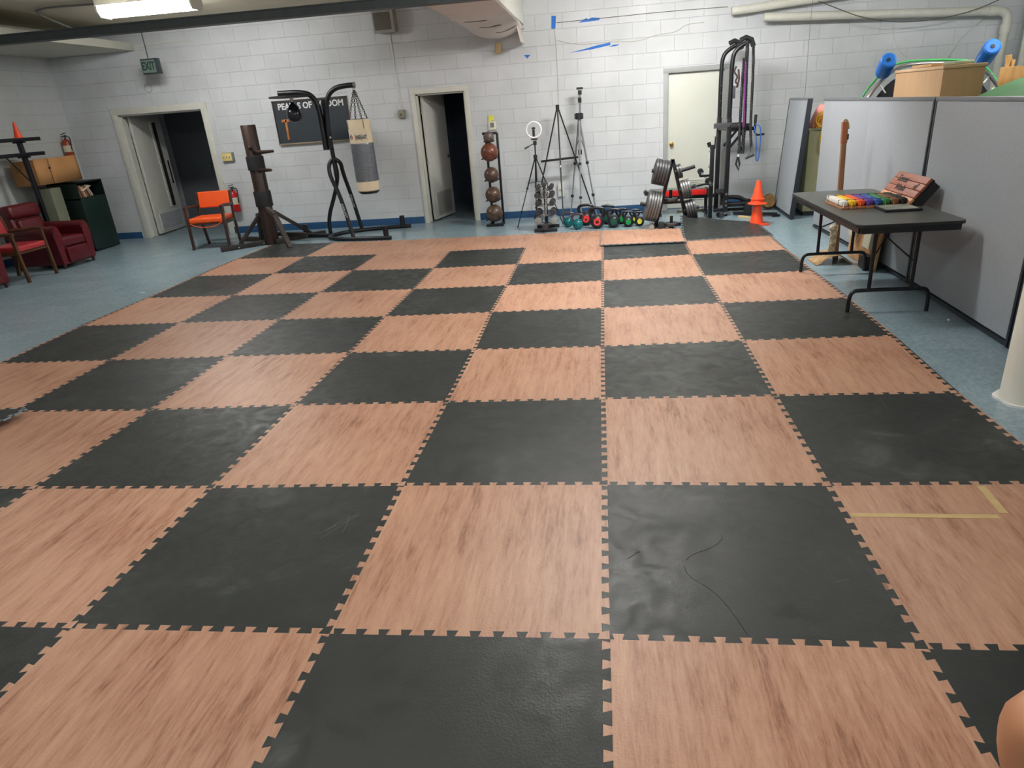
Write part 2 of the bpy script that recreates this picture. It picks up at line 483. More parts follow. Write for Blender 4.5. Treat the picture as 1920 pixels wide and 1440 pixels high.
# inner hall door on the far wall with its knob
M_halldoor = mat('hall_door_paint', (132, 136, 140), 0.5, var=0.04)
d4 = struct('door_4', B().box((-8.35, 12.22, 1.0), (0.9, 0.05, 2.02), bev=0.004), M_halldoor)
obj('door_handle', B().cyl((-8.02, 12.19, 0.98), (-8.02, 12.14, 0.98), 0.012).ball((-8.02, 12.12, 0.98), 0.032), M_chrome, d4)
obj('door_frame', B().box((-8.83, 12.22, 1.03), (0.05, 0.08, 2.1)).box((-7.87, 12.22, 1.03), (0.05, 0.08, 2.1)).box((-8.35, 12.22, 2.06), (1.0, 0.08, 0.05)), M_hall, d4)
d5 = struct('door_5', B().box((-7.3, 12.22, 1.0), (0.85, 0.05, 2.02), bev=0.004), mat('hall_door_green', (96, 104, 104), 0.5, var=0.05))
obj('push_bar', B().bar((-7.66, 12.15, 0.98), (-6.95, 12.15, 0.98), 0.05, 0.03), M_grey, d5)
# door 2
h2 = (-2.82, 9.66, 0)
d2, ux, nn = leaf('door_2', h2, math.radians(77), 0.79, 1.93, M_white)
p = lambda s, z, t=0.021: on_leaf(h2, ux, nn, s, z, t)
b = B(); louver(b, p(0.14, 0.08), ux, 0.52, 0.34, 14)
for z in (0.07, 0.43): b.bar(p(0.12, z), p(0.68, z), 0.02, 0.014, up=(0, 0, 1))
for s in (0.12, 0.68): b.bar(p(s, 0.07), p(s, 0.43), 0.014, 0.02, up=nn)
obj('vent_grille', b, mat('vent_grille_grey', (176, 176, 170), 0.5), d2)
b = B().cyl(p(0.72, 0.97), p(0.72, 0.97, 0.03), 0.03).cyl(p(0.72, 0.97, 0.03), p(0.72, 0.97, 0.06), 0.011)
b.bar(p(0.74, 0.97, 0.06), p(0.62, 0.965, 0.06), 0.018, 0.012, bev=0.004)
b.cyl(p(0.72, 0.97, -0.021), p(0.72, 0.97, -0.08), 0.012)
b.bar(p(0.74, 0.97, -0.08), p(0.62, 0.965, -0.08), 0.018, 0.012, bev=0.004)
obj('door_handle', b, M_chrome, d2)
b = B()
for z in (0.22, 0.95, 1.72): b.cyl((-2.83, 9.63, z - 0.05), (-2.83, 9.63, z + 0.05), 0.009)
obj('hinge', b, M_chrome, d2)
# door 3, shut
d3 = struct('door_3', B().box((1.415, YB + 0.06, 0.985), (0.80, 0.044, 1.95), bev=0.003), M_cream)
b = B().lathe([(0.0, 0), (0.033, 0), (0.033, 0.006), (0.014, 0.012), (0.012, 0.03), (0.026, 0.04), (0.03, 0.055), (0.022, 0.068), (0, 0.072)], Matrix.Translation((1.075, YB + 0.038, 0.975)) @ Matrix.Rotation(PI / 2, 4, 'X'), 20)
obj('door_handle', b, M_brass, d3)
b = B()
for i in range(10): b.box((1.415, YB + 0.034, 0.17 + i * 0.025), (0.5, 0.012, 0.014), rot=(0.5, 0, 0))
b.box((1.415, YB + 0.034, 0.14), (0.56, 0.014, 0.02)).box((1.415, YB + 0.034, 0.43), (0.56, 0.014, 0.02))
obj('vent_grille', b, M_cream, d3)

# soffit in the left corner, steel beam, ductwork, round column
struct('ceiling_soffit', B().box(((XL - 7.30) / 2, 4.8, 2.945), (-7.30 - XL, 9.38, 0.11), bev=0.004).box((-8.6, 4.8, 3.1), (0.46, 9.38, 0.24)), mat('soffit_paint', (196, 196, 182), 0.7, var=0.06, scale=2))
M_beam = mat('beam_grey_green', (62, 70, 72), 0.5, var=0.15)
struct('ceiling_beam', B().box(((XL + XR) / 2, 6.4, 2.742), (XR - XL, 0.14, 0.014)).box(((XL + XR) / 2, 6.4, 2.825), (XR - XL, 0.14, 0.014)).box(((XL + XR) / 2, 6.36, 2.783), (XR - XL, 0.03, 0.08)), M_beam)
b = B(); b.lathe([(0, 3.2), (0.12, 3.2), (0.12, 0.03), (0.128, 0.0), (0.128, FZ), (0, FZ)], Matrix.Translation((2.305, 1.9, 0)), 40)
colm = struct('column', b, mat('column_paint', (232, 230, 218), 0.45, var=0.04, scale=3))
b = B()
n = 40; pr = []
for i in range(n):
    a = 2 * PI * i / n; r = 0.142 + 0.008 * math.sin(3.3 * a) + 0.006 * math.sin(7 * a + 1)
    pr.append((2.305 + r * math.cos(a), 1.9 + r * math.sin(a)))
b.prism(pr, FZ, FZ + 0.012)
obj('paint_collar', b, mat('white_floor_paint', (236, 236, 232), 0.5, var=0.03), colm)
duct = thing('air_duct', 'pale ceiling duct wrapped in sagging torn plastic sheet above the middle doorway', 'duct', (-1.5, 9.0, 2.7))
M_duct = mat('duct_wrap', (212, 204, 196), 0.6, var=0.05, scale=3)
b = B().box((-1.49, 8.0, 2.99), (0.78, 2.98, 0.44), bev=0.004)
obj('duct_body', b, mat('duct_paint', (226, 226, 218), 0.5, var=0.03), duct)
b = B(); nx, ny = 20, 30
def sag(u, v):
    s = 0.012 + 0.15 * math.exp(-((v - 0.86) / 0.1) ** 2) * math.sin(PI * min(1, u * 1.02)) ** 0.6
    s += 0.012 * math.sin(9 * v * PI + 2.0 * u) * v + 0.05 * v ** 8 * u
    return s
vs = []
for i in range(nx + 1):
    for j in range(ny + 1):
        u, v = i / nx, j / ny
        vs.append((-1.885 + 0.79 * u, 6.55 + 2.93 * v, 2.765 - sag(u, v)))
fs = [(i * (ny + 1) + j, (i + 1) * (ny + 1) + j, (i + 1) * (ny + 1) + j + 1, i * (ny + 1) + j + 1) for i in range(nx) for j in range(ny)]
b._add(vs, fs)
o = obj('plastic_sheet', b, M_duct, duct, sharp=80)
md = o.modifiers.new('thickness', 'SOLIDIFY'); md.thickness = 0.003
b = B()
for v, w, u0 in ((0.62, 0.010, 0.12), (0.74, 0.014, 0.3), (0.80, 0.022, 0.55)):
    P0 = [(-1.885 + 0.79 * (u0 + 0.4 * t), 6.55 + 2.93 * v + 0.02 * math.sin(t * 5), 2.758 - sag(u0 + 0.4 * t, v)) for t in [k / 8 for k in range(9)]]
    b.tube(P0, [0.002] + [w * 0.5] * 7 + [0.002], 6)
    obj('torn_fold', b, mat('torn_fold_grey', (120, 112, 106), 0.8), duct, label='dark torn fold in the plastic'); b = B()  # folds are thin grey tubes, darker than the sheet around them
b.bm.free()
b = B(); b.box((-1.13, 9.2, 2.62), (0.012, 0.5, 0.22), rot=(0, -0.2, 0))
obj('hanging_flap', b, M_duct, duct)

# pipes along the top of the back wall, right side
M_pipe = mat('pipe_paint', (208, 208, 198), 0.5, var=0.05)
b = B().tube([(1.86, 9.36, 2.70), (2.0, 9.36, 2.705), (5.9, 9.36, 2.93)], 0.055, 16)
for x in (3.0, 4.5): b.cyl((x, 9.36, 2.77 + (x - 3) * 0.057), (x + 0.04, 9.36, 2.775 + (x - 3) * 0.057), 0.062)
tag(obj('wall_pipe', b, M_pipe, loc=(3.8, 9.4, 2.8)), 'white painted pipe along top of back wall, upper of two, starting above shut door', 'pipe', kind=None)
b = B().tube([(2.3, 9.33, 2.585), (5.35, 9.33, 2.425)] + [Vector((5.35, 9.33, 2.325)) + Vector((math.sin(a) * 0.17, 0, math.cos(a) * 0.1)) for a in (0.4, 0.8, 1.2, 1.57)] + [(5.52, 9.33, 0.0)], 0.055, 16)
b.cyl((5.25, 9.33, 2.43), (5.36, 9.33, 2.425), 0.067).cyl((5.52, 9.33, 2.25), (5.52, 9.33, 2.14), 0.067)
tag(obj('drain_pipe', b, M_pipe, loc=(3.8, 9.33, 2.5)), 'white pipe sloping along back wall then dropping down beside right corner', 'pipe')
b = B().cyl((5.75, 9.2, FZ), (5.75, 9.2, H), 0.05)
tag(obj('corner_pipe', b, M_pipe, loc=(5.75, 9.2, FZ)), 'straight upright white pipe in right back corner, outermost upright pipe', 'pipe')

# ---------------------------------------------------------------- ceiling lights
M_emit, nt, N, L, P = nodes('lit_diffuser')
P.inputs['Base Color'].default_value = (0.9, 0.9, 0.9, 1); P.inputs['Emission Color'].default_value = (*LAMP_COL, 1)
vr = N.new('ShaderNodeTexCoord')
def ceiling_light(x, y, st, label):
    t = thing('ceiling_light', label, 'ceiling light', (x, y, 3.05))
    m = M_emit.copy(); m.node_tree.nodes['Principled BSDF'].inputs['Emission Strength'].default_value = st
    b = B().box((x, y, 3.185), (1.24, 0.30, 0.07), bev=0.004)
    obj('fixture_body', b, M_white, t)
    prof = [(-0.13, 3.155), (-0.13, 3.09), (-0.095, 3.035), (0.095, 3.035), (0.13, 3.09), (0.13, 3.155)]
    b = B(); b.prism(prof, x - 0.6, x + 0.6, Matrix(((0, 0, 1, 0), (1, 0, 0, y), (0, 1, 0, 0), (0, 0, 0, 1))))
    obj('diffuser', b, m, t, label='glowing white diffuser')
    pe = [(-0.14, 3.16), (-0.14, 3.08), (-0.1, 3.025), (0.1, 3.025), (0.14, 3.08), (0.14, 3.16)]
    for s in (-1, 1):
        b = B(); b.prism(pe, x + s * 0.6, x + s * 0.622, Matrix(((0, 0, 1, 0), (1, 0, 0, y), (0, 1, 0, 0), (0, 0, 0, 1))))
        obj('end_cap', b, M_white, t)
    return t
wh = ['fluorescent ceiling light with glowing wraparound diffuser near the left doorway', 'fluorescent ceiling light near the duct above the dumbbells',
      'fluorescent ceiling light over the middle of the mats', 'fluorescent ceiling light over the bare floor on the left', 'fluorescent ceiling light over the nearest mats',
      'fluorescent ceiling light behind the grey partitions', 'fluorescent ceiling light behind the camera on the right', 'fluorescent ceiling light behind the camera on the left']
for (x, y, st), l in zip(LIGHTS, wh): ceiling_light(x, y, st, l)
b = B().tube(smooth_path([(-6.12, 7.25, 3.19), (-7.0, 7.2, 3.2), (-7.25, 7.6, 3.18), (-7.3, 8.6, 3.02)], 2), 0.012, 8)
tag(obj('conduit', b, M_grey, loc=(-7, 7.3, 3.2)), 'thin grey conduit on ceiling left of the lit fixture', 'conduit')

# ---------------------------------------------------------------- puzzle mats
G = {(-2, 0): (-1.999, -0.003), (-1, 0): (-0.993, -0.001), (0, 0): (-0.007, 0.004), (1, 0): (0.999, -0.008), (-3, 1): (-3.002, 0.998), (-2, 1): (-1.996, 0.994), (-1, 1): (-0.999, 1.011), (0, 1): (-0.007, 1.011), (1, 1): (1.0, 0.991), (-3, 2): (-2.981, 1.982), (-2, 2): (-1.995, 2.013), (-1, 2): (-0.991, 2.014), (0, 2): (-0.012, 2.014), (1, 2): (0.998, 2.01), (2, 2): (1.989, 2.003), (-4, 3): (-4.011, 2.998), (-3, 3): (-2.995, 3.004), (-2, 3): (-1.977, 3.005), (-1, 3): (-0.985, 2.993), (0, 3): (-0.015, 2.978), (1, 3): (0.999, 3.016), (2, 3): (2.025, 3.023), (-5, 4): (-5.05, 4.031), (-4, 4): (-4.016, 4.015), (-3, 4): (-3.007, 3.999), (-2, 4): (-1.983, 3.978), (-1, 4): (-1.005, 3.99), (0, 4): (-0.013, 3.996), (1, 4): (1.0, 4.01), (2, 4): (2.035, 4.033), (-5, 5): (-5.034, 5.05), (-4, 5): (-3.995, 4.997), (-3, 5): (-3.001, 4.979), (-2, 5): (-1.972, 4.95), (-1, 5): (-0.989, 4.945), (0, 5): (-0.012, 4.98), (1, 5): (0.99, 5.004), (2, 5): (2.027, 5.039), (-5, 6): (-5.04, 6.07), (-4, 6): (-4.007, 6.016), (-3, 6): (-2.989, 5.993), (-2, 6): (-1.979, 5.91), (-1, 6): (-0.992, 5.936), (0, 6): (-0.011, 5.93), (1, 6): (0.986, 6.029), (2, 6): (2.023, 6.056), (-5, 7): (-5.035, 7.08), (-4, 7): (-4.013, 7.008), (-3, 7): (-2.98, 6.917), (-2, 7): (-1.994, 6.897), (-1, 7): (-0.999, 6.903),
     (0, 7): (-0.01, 6.905), (1, 7): (0.99, 6.99), (2, 7): (2.03, 7.04), (-5, 8): (-4.99, 8.07), (-4, 8): (-4.0, 8.0), (-3, 8): (-2.98, 7.92), (-2, 8): (-1.99, 7.88), (-1, 8): (-1.0, 7.87), (0, 8): (-0.02, 7.87)}
def gp(c, r):
    return Vector(G.get((c, r), (c, r)))
NT, TD = 12, 0.0135
PROF = []
for k in range(NT):
    t0 = k / NT; w = 1 / NT
    PROF += [(t0 + 0.34 * w, -1), (t0 + 0.25 * w, 1), (t0 + 0.75 * w, 1), (t0 + 0.66 * w, -1)]
def edge(a, b, gap):
    """interlocking teeth from corner a to corner b; gap pulls the outline a hair inwards (to the left of a->b when positive)"""
    d = b - a; nrm = Vector((-d.y, d.x)).normalized()
    s = TD if abs(d.x) > abs(d.y) else -TD      # every outline turns at the same displaced corner
    return [a + d * t + nrm * (o * TD + gap) for t, o in [(s, -1)] + PROF + [(1 + s, -1)]]
M_peach = mat_tile('peach_woodgrain_foam', 'peach')
M_blackm = mat_tile('black_foam', 'black')
M_foam = mat('blue_grey_foam_core', (150, 168, 176), 0.8, var=0.06)
GP = 0.0006
def tile_outline(c, r):
    A, Bq, C, D = gp(c, r), gp(c + 1, r), gp(c + 1, r + 1), gp(c, r + 1)
    o = edge(A, Bq, GP)[:-1] + edge(Bq, C, GP)[:-1]
    o += list(reversed(edge(D, C, -GP)))[:-1] + list(reversed(edge(A, D, -GP)))[:-1]
    return o
def ear_top(outline, zf, thick=0.012, M=None):
    b = B(); n = len(outline)
    top = [b.bm.verts.new((p.x, p.y, zf(p.x, p.y))) for p in outline]
    bot = [b.bm.verts.new((p.x, p.y, zf(p.x, p.y) - thick)) for p in outline]
    res = delaunay_2d_cdt([Vector((p.x, p.y)) for p in outline], [], [list(range(n))], 1, 1e-7)
    for tri in res[2]:
        ids = [res[3][v][0] for v in tri]
        b.bm.faces.new([top[i] for i in ids]); f2 = b.bm.faces.new([bot[i] for i in reversed(ids)]); f2.material_index = 1
    for i in range(n):
        j = (i + 1) % n
        f = b.bm.faces.new((bot[i], bot[j], top[j], top[i])); f.material_index = 1
    return b
ROWN = {-1: 'first', 0: 'second', 1: 'third', 2: 'fourth', 3: 'fifth', 4: 'sixth', 5: 'seventh', 6: 'eighth', 7: 'ninth'}
COLN = {-1: 'first column left', -2: 'second column left', -3: 'third column left', -4: 'fourth column left', -5: 'fifth column left', 0: 'first column right', 1: 'second column right'}
MATOBJ = {}
for r in range(-1, 8):
    for c in range(-5, 2):
        if (c, r) in ((0, 7), (1, 7), (-5, 1)): continue
        peach = (c + r) % 2 == 1 or (r == 7 and c > -5)
        out = tile_outline(c, r)
        ctr = sum(out, Vector((0, 0))) / len(out)
        o = obj('floor_mat', ear_top(out, lambda x, y: 0.0), [M_peach if peach else M_blackm, M_foam], loc=(ctr.x, ctr.y, FZ), weld=False)
        tag(o, '%s puzzle floor mat, %s row from the front, %s of the central seam' % ('peach' if peach else 'black', ROWN[r], COLN[c]), 'floor mat', 'checkerboard puzzle mats')
        MATOBJ[(c, r)] = o
CREASES = {(0, 0): [[(0.295, 0.386), (0.303, 0.328), (0.363, 0.268), (0.405, 0.205), (0.434, 0.128), (0.463, 0.021)], [(0.306, 0.426), (0.339, 0.467), (0.416, 0.503), (0.465, 0.561), (0.466, 0.598)], [(0.079, 0.43), (0.131, 0.479)]], (1, 3): [[(1.273, 3.907), (1.316, 3.743)], [(1.322, 3.773), (1.413, 3.465)]], (1, 1): [[(1.565, 1.949), (1.553, 1.838)]], (-1, 3): [[(-0.228, 3.568), (-0.209, 3.396)], [(-0.393, 3.319), (-0.361, 3.223)]]}
SCUFFS = {(-2, 0): [[(-1.268, 0.594), (-1.219, 0.635), (-1.196, 0.729)], [(-1.242, 0.555), (-1.182, 0.656), (-1.139, 0.764)], [(-1.239, 0.611), (-1.177, 0.712), (-1.141, 0.738)], [(-1.16, 0.595), (-1.157, 0.656), (-1.175, 0.742)], [(-1.22, 0.656), (-1.147, 0.699), (-1.126, 0.755)]], (-1, 1): [[(-0.643, 1.164), (-0.627, 1.202), (-0.59, 1.196)], [(-0.631, 1.142), (-0.594, 1.163)], [(-0.803, 1.787), (-0.627, 1.787)]], (-4, 2): [[(-3.621, 2.153), (-3.439, 2.18), (-3.313, 2.229)], [(-3.532, 2.308), (-3.237, 2.36)]], (1, 0): [[(0.813, 0.298), (0.886, 0.323)]]}
for D_, m_, r_, nm_ in ((CREASES, mat('dark_crease', (24, 25, 26), 0.6), 0.0016, 'crease'), (SCUFFS, mat('pale_scuff', (112, 116, 110), 0.8), 0.0009, 'scuff_mark')):
    for k_, ls_ in D_.items():
        for l_ in ls_:
            obj(nm_, B().tube(smooth_path([(x, y, -r_ * 0.3) for x, y in l_], 2), r_, 5), m_, MATOBJ[k_])
# three mats that do not lie flat
sq = [Vector(v) for v in ((0, 0), (1, 0), (1, 1), (0, 1))]
def free_mat(P4, zf, m, label, name='floor_mat', grid=14):
    """a mat on its own corners, surface subdivided so it can curl"""
    A, Bq, C, D = [Vector(p) for p in P4]
    out = edge(A, Bq, 0)[:-1] + edge(Bq, C, 0)[:-1] + list(reversed(edge(D, C, 0)))[:-1] + list(reversed(edge(A, D, 0)))[:-1]
    b = ear_top(out, lambda x, y: 0.0)
    bmesh.ops.triangulate(b.bm, faces=[f for f in b.bm.faces if len(f.verts) > 4])
    for k in range(1, grid):
        for ax, (p, q) in (((1, 0), (A, Bq)), ((0, 1), (A, D))):
            o = p + (q - p) * k / grid; d = (q - p).normalized()
            geom = b.bm.verts[:] + b.bm.edges[:] + b.bm.faces[:]
            bmesh.ops.bisect_plane(b.bm, geom=geom, plane_co=(o.x, o.y, 0), plane_no=(d.x, d.y, 0))
    for v in b.bm.verts: v.co.z += zf(v.co.x, v.co.y)
    ctr = (A + Bq + C + D) / 4
    o = obj(name, b, [m, M_foam], loc=(ctr.x, ctr.y, FZ), sharp=50)
    return tag(o, label, 'floor mat', 'checkerboard puzzle mats')
free_mat([(-0.045, 6.72), (1.0, 6.69), (1.035, 7.66), (-0.02, 7.80)], lambda x, y: 0.0135 + 0.012 * max(0, (7.0 - y)) / 0.3, M_peach,
         'peach puzzle mat lying loose on top of the far right mats, below the kettlebells')
def curl(x, y):
    u = max(0, min(1, (y - 6.9) / 0.95)); w = max(0, min(1, (2.05 - x) / 1.0))
    return 0.014 + 0.15 * (u ** 1.6) * (w ** 1.3)
free_mat([(1.0, 6.80), (2.06, 6.90), (2.05, 7.90), (1.06, 7.84)], curl, M_blackm, 'black puzzle mat with a curled up corner in front of the plate tree')
free_mat([(-4.93, 0.98), (-3.88, 0.96), (-3.82, 1.93), (-4.95, 1.95)], lambda x, y: 0.02 + 0.035 * max(0, (x + 4.9)) * (1.4 - 0.5 * max(0, y - 0.98)), M_blackm,
         'black puzzle mat with a lifted pale edge at the left picture edge')
# border strips closing the outer teeth
def strip(P0, P1, side, m, label):
    e = edge(P0, P1, 0); d = (P1 - P0).normalized(); nrm = Vector((-d.y, d.x)) * side
    out = [p + nrm * GP for p in e] + [P1 + nrm * 0.021, P0 + nrm * 0.021]
    ctr = (P0 + P1) / 2
    o = obj('mat_border_strip', ear_top(out, lambda x, y: 0.0), [m, M_foam], loc=(ctr.x, ctr.y, FZ), weld=False)
    tag(o, label, 'mat border', 'border strips along the mats')
for r in range(0, 7):
    m = M_peach if (1 + r) % 2 == 0 else M_blackm
    strip(gp(2, r), gp(2, r + 1), -1, m, '%s toothed border strip on the right edge of the mats, %s row from the front' % ('peach' if m is M_peach else 'black', ROWN[r]))
for r in range(2, 8):
    m = M_peach if (-5 + r) % 2 == 0 else M_blackm
    strip(gp(-5, r), gp(-5, r + 1), 1, m, '%s toothed border strip on the left edge of the mats, %s row from the front' % ('peach' if m is M_peach else 'black', ROWN[r]))
M_tape = mat('masking_tape', (206, 180, 128), 0.7, var=0.08, scale=20)
tag(obj('floor_tape', B().box((1.305, 0.735, 0.0006), (0.57, 0.028, 0.0012), rot=(0, 0, -0.02)), M_tape, loc=(1.3, 0.735, 0)), 'long strip of yellow masking tape lying across a peach mat at right', 'tape')
tag(obj('floor_tape', B().box((1.63, 0.862, 0.0006), (0.034, 0.215, 0.0012), rot=(0, 0, -0.06)), M_tape, loc=(1.63, 0.86, 0)), 'short strip of yellow masking tape pointing away near the right picture edge', 'tape')
# ---------------------------------------------------------------- fittings on the walls
Y0 = YB
t = thing('exit_sign', 'grey green EXIT sign hanging on a thin rod above the left doorway', 'exit sign', (-6.85, 9.1, 2.62))
obj('sign_box', B().box((-6.84, 9.1, 2.615), (0.27, 0.09, 0.215), bev=0.004), mat('sign_case', (52, 60, 66), 0.4), t)
obj('sign_face', B().box((-6.855, 9.052, 2.615), (0.225, 0.006, 0.175)), mat('sign_face_green', (108, 128, 118), 0.4), t)
text('sign_lettering', 'EXIT', 0.155, basis((1, 0, 0), (0, 0, 1), (-6.855, 9.047, 2.615)), mat('sign_letter_dark', (44, 58, 56), 0.5), t, bold=0.004, sx=0.68)
obj('hanging_rod', B().cyl((-6.86, 9.1, 2.72), (-6.86, 9.1, H), 0.007), M_black, t)
b = B().tube([(-7.30, Y0 - 0.012, 2.945), (-6.45, Y0 - 0.012, 2.975)] + arc((-6.42, Y0 - 0.012, 2.82), 0.155, PI / 2, 0, 6) + [(-6.235, Y0 - 0.012, 2.3), (-6.2, Y0 - 0.012, 1.33)], 0.009, 8)
tag(obj('conduit', b, M_white, loc=(-6.4, Y0, 2.5)), 'thin painted conduit bending down the wall right of the left doorway', 'conduit')
def box_outlet(loc, w, h, label, col, n, mbox=M_grey):
    t = thing('wall_outlet', label, 'outlet', (loc[0], Y0, loc[1]))
    obj('outlet_box', B().box((loc[0], Y0 - 0.025, loc[1]), (w, 0.05, h), bev=0.004), mbox, t)
    b = B().box((loc[0] - 0.01, Y0 - 0.053, loc[1]), (w * 0.86, 0.006, h * 0.92), bev=0.002)
    obj('cover_plate', b, col, t)
    b = B()
    for i in range(n): b.box((loc[0] - 0.01 + (i - (n - 1) / 2) * w * 0.25, Y0 - 0.057, loc[1] - 0.005), (0.012, 0.008, 0.028))
    obj('switch', b, M_blk2 if n == 1 else M_grey, t)
    return t
box_outlet((-6.14, 1.23), 0.20, 0.135, 'yellowed triple light switch on wall right of the left doorway', mat('aged_ivory', (222, 204, 138), 0.5), 3)
box_outlet((-3.105, 1.685), 0.105, 0.125, 'grey square outlet left of the middle doorway', mat('outlet_tan', (138, 134, 116), 0.5), 1)
box_outlet((-0.66, 0.40), 0.085, 0.21, 'white low outlet behind the dumbbell rack', M_white, 2, M_white)
tag(obj('speaker_wire', B().tube([(-3.14, Y0 - 0.008, 2.84), (-3.13, Y0 - 0.008, 2.3), (-3.10, Y0 - 0.008, 1.75)], 0.008, 8), M_white, loc=(-3.1, Y0, 2.3)), 'painted wire running down the wall below the speaker', 'wire')
t = thing('wall_speaker', 'grey box speaker mounted high on the wall above the punching bag', 'speaker', (-3.18, 9.4, 2.97))
obj('speaker_case', B().box((-3.17, 9.40, 2.97), (0.32, 0.2, 0.30), rot=(0.12, 0, 0), bev=0.006, taper=(1, 1)), mat('speaker_grey', (150, 150, 142), 0.5), t)
obj('speaker_grille', B().box((-3.18, 9.296, 2.962), (0.25, 0.012, 0.23), rot=(0.12, 0, 0), bev=0.004), mat('speaker_cloth', (98, 96, 88), 0.9, scale=60, var=0.2), t)
# plate ring mark and hooks
tag(obj('wall_ring', B().torus((-7.24, Y0 - 0.004, 2.345), 0.062, 0.006, Matrix.Rotation(PI / 2, 4, 'X')), mat('ring_grey', (176, 176, 172), 0.6), loc=(-7.24, Y0, 2.345)), 'faint grey ring on wall above the left doorway', 'ring')
# chalkboard
t = thing('blackboard', 'dark board lettered PEARLS OF WISDOM with a wooden cross, behind the punching bag stand', 'board', (-4.6, Y0, 1.68))
obj('board_panel', B().box((-4.59, Y0 - 0.012, 1.685), (1.22, 0.02, 0.63)), mat('board_slate', (40, 50, 58), 0.55, var=0.2, scale=2), t)
b = B().box((-4.59, Y0 - 0.016, 2.0), (1.25, 0.03, 0.018)).box((-5.2, Y0 - 0.016, 1.685), (0.018, 0.03, 0.63)).box((-3.98, Y0 - 0.016, 1.685), (0.018, 0.03, 0.63))
obj('board_frame', b, M_dkwood, t)
obj('chalk_ledge', B().box((-4.59, Y0 - 0.025, 1.362), (1.25, 0.05, 0.022), bev=0.003), mat('board_frame_tan', (142, 124, 104), 0.5), t, label='tan bottom ledge')
text('board_lettering', 'PEARLS OF WISDOM', 0.128, basis((1, 0, 0), (0, 0, 1), (-4.575, Y0 - 0.024, 1.915)), mat('white_letter', (220, 222, 220), 0.6), t, bold=0.004, sx=0.93)
b = B().box((-5.03, Y0 - 0.026, 1.58), (0.035, 0.015, 0.31), rot=(0, 0.02, 0), bev=0.003).box((-5.035, Y0 - 0.026, 1.71), (0.13, 0.015, 0.04), bev=0.003)
obj('wooden_cross', b, mat('cross_wood', (176, 112, 60), 0.5, var=0.2), t)
# thermostat and note
t = thing('thermostat', 'small cream thermostat with grey screen above the rack of balls', 'thermostat', (-1.69, Y0, 1.42))
obj('thermostat_body', B().box((-1.69, Y0 - 0.014, 1.425), (0.125, 0.028, 0.125), bev=0.006), mat('ivory_plastic', (226, 224, 202), 0.5), t)
obj('thermostat_screen', B().box((-1.692, Y0 - 0.029, 1.432), (0.06, 0.004, 0.07)), M_grey, t)
b = B(); b.box((-1.70, Y0 - 0.02, 1.535), (0.085, 0.003, 0.075), rot=(0.2, 0, 0))
b.box((-1.72, Y0 - 0.015, 1.515), (0.05, 0.003, 0.05), rot=(0.1, 0.3, 0))
tag(obj('sticky_note', b, mat('sticky_yellow', (232, 232, 96), 0.8), loc=(-1.7, Y0, 1.53)), 'yellow sticky note on wall just above the thermostat', 'note')
tag(obj('plug_adapter', B().box((-1.50, Y0 - 0.02, 2.49), (0.075, 0.04, 0.15), bev=0.01), mat('amber_plastic', (216, 192, 140), 0.4), loc=(-1.5, Y0, 2.49)), 'small tan plastic box on wall under the torn duct sheet', 'box')
# blue painter's tape
def tape(pts, label):
    b = B(); b.prism(pts, 0, 0.002, basis((1, 0, 0), (0, 0, 1), (0, Y0 - 0.001, 0)))
    c = [sum(p[0] for p in pts) / len(pts), Y0, sum(p[1] for p in pts) / len(pts)]
    tag(obj('wall_tape', b, M_bluetape, loc=c), label, 'tape')
tape([(-0.70, 2.69), (-0.64, 2.685), (-0.625, 2.85), (-0.69, 2.855)], 'upright rectangle of blue painter tape at top of wall cable')
tape([(-0.30, 2.735), (0.0, 2.745), (0.02, 2.775), (-0.1, 2.79), (-0.15, 2.77), (-0.19, 2.785)], 'torn strip of blue tape along the upper wall cable')
tape([(-0.45, 2.35), (-0.1, 2.375), (0.16, 2.41), (0.16, 2.445), (-0.05, 2.42), (-0.2, 2.39)], 'long wedge of blue tape on wall below the cables')
tape([(0.14, 2.385), (0.24, 2.39), (0.30, 2.41), (0.2, 2.41)], 'small blue tape scrap at right end of the long wedge')
tape([(-1.13, 2.375), (-1.03, 2.37), (-1.06, 2.345), (-1.08, 2.32)], 'tiny triangle of blue tape right of the duct')
M_cable = mat('pale_cable', (196, 195, 190), 0.6)
def wire(name, pts, r, m, label, cat='cable', it=2):
    c = Vector(pts[0])
    return tag(obj(name, B().tube(smooth_path(pts, it), r, 6), m, loc=c), label, cat)
yw = Y0 - 0.006
wire('wall_cable', [(-0.62, yw, 2.76), (0.2, yw, 2.77), (1.0, yw, 2.78), (1.83, yw, 2.77)], 0.004, mat('dark_cable', (90, 86, 82), 0.6), 'thin straight cable from blue tape to white pipe', it=1)
wire('wall_cable', [(-0.655, yw, 2.69), (-0.64, yw, 2.5), (-0.635, yw, 1.7), (-0.66, yw, 0.9), (-0.66, yw, 0.5)], 0.006, M_cable, 'painted cable running straight down from blue tape to low outlet', it=1)
wire('wall_cable', [(-0.62, yw, 2.53), (-0.3, yw, 2.44), (0.2, yw, 2.46), (0.55, yw, 2.42), (0.85, yw, 2.50), (1.1, yw, 2.5), (1.25, yw, 2.6), (1.5, yw, 2.6)], 0.005, M_cable, 'painted drooping wavy cable under the straight one')
tag(obj('hanging_wire', B().tube(smooth_path([(3.0, 9.25, 2.72), (3.3, 9.2, 2.58), (3.6, 9.2, 2.46), (4.1, 9.2, 2.36), (4.7, 9.2, 2.38), (5.1, 9.2, 2.46), (5.5, 9.2, 2.62), (5.6, 9.25, 2.75)]), 0.006, 6), mat('dark_cable', (90, 86, 82), 0.6), loc=(4.2, 9.2, 2.5)), 'dark wire sagging in a wide loop below the right pipes', 'wire')
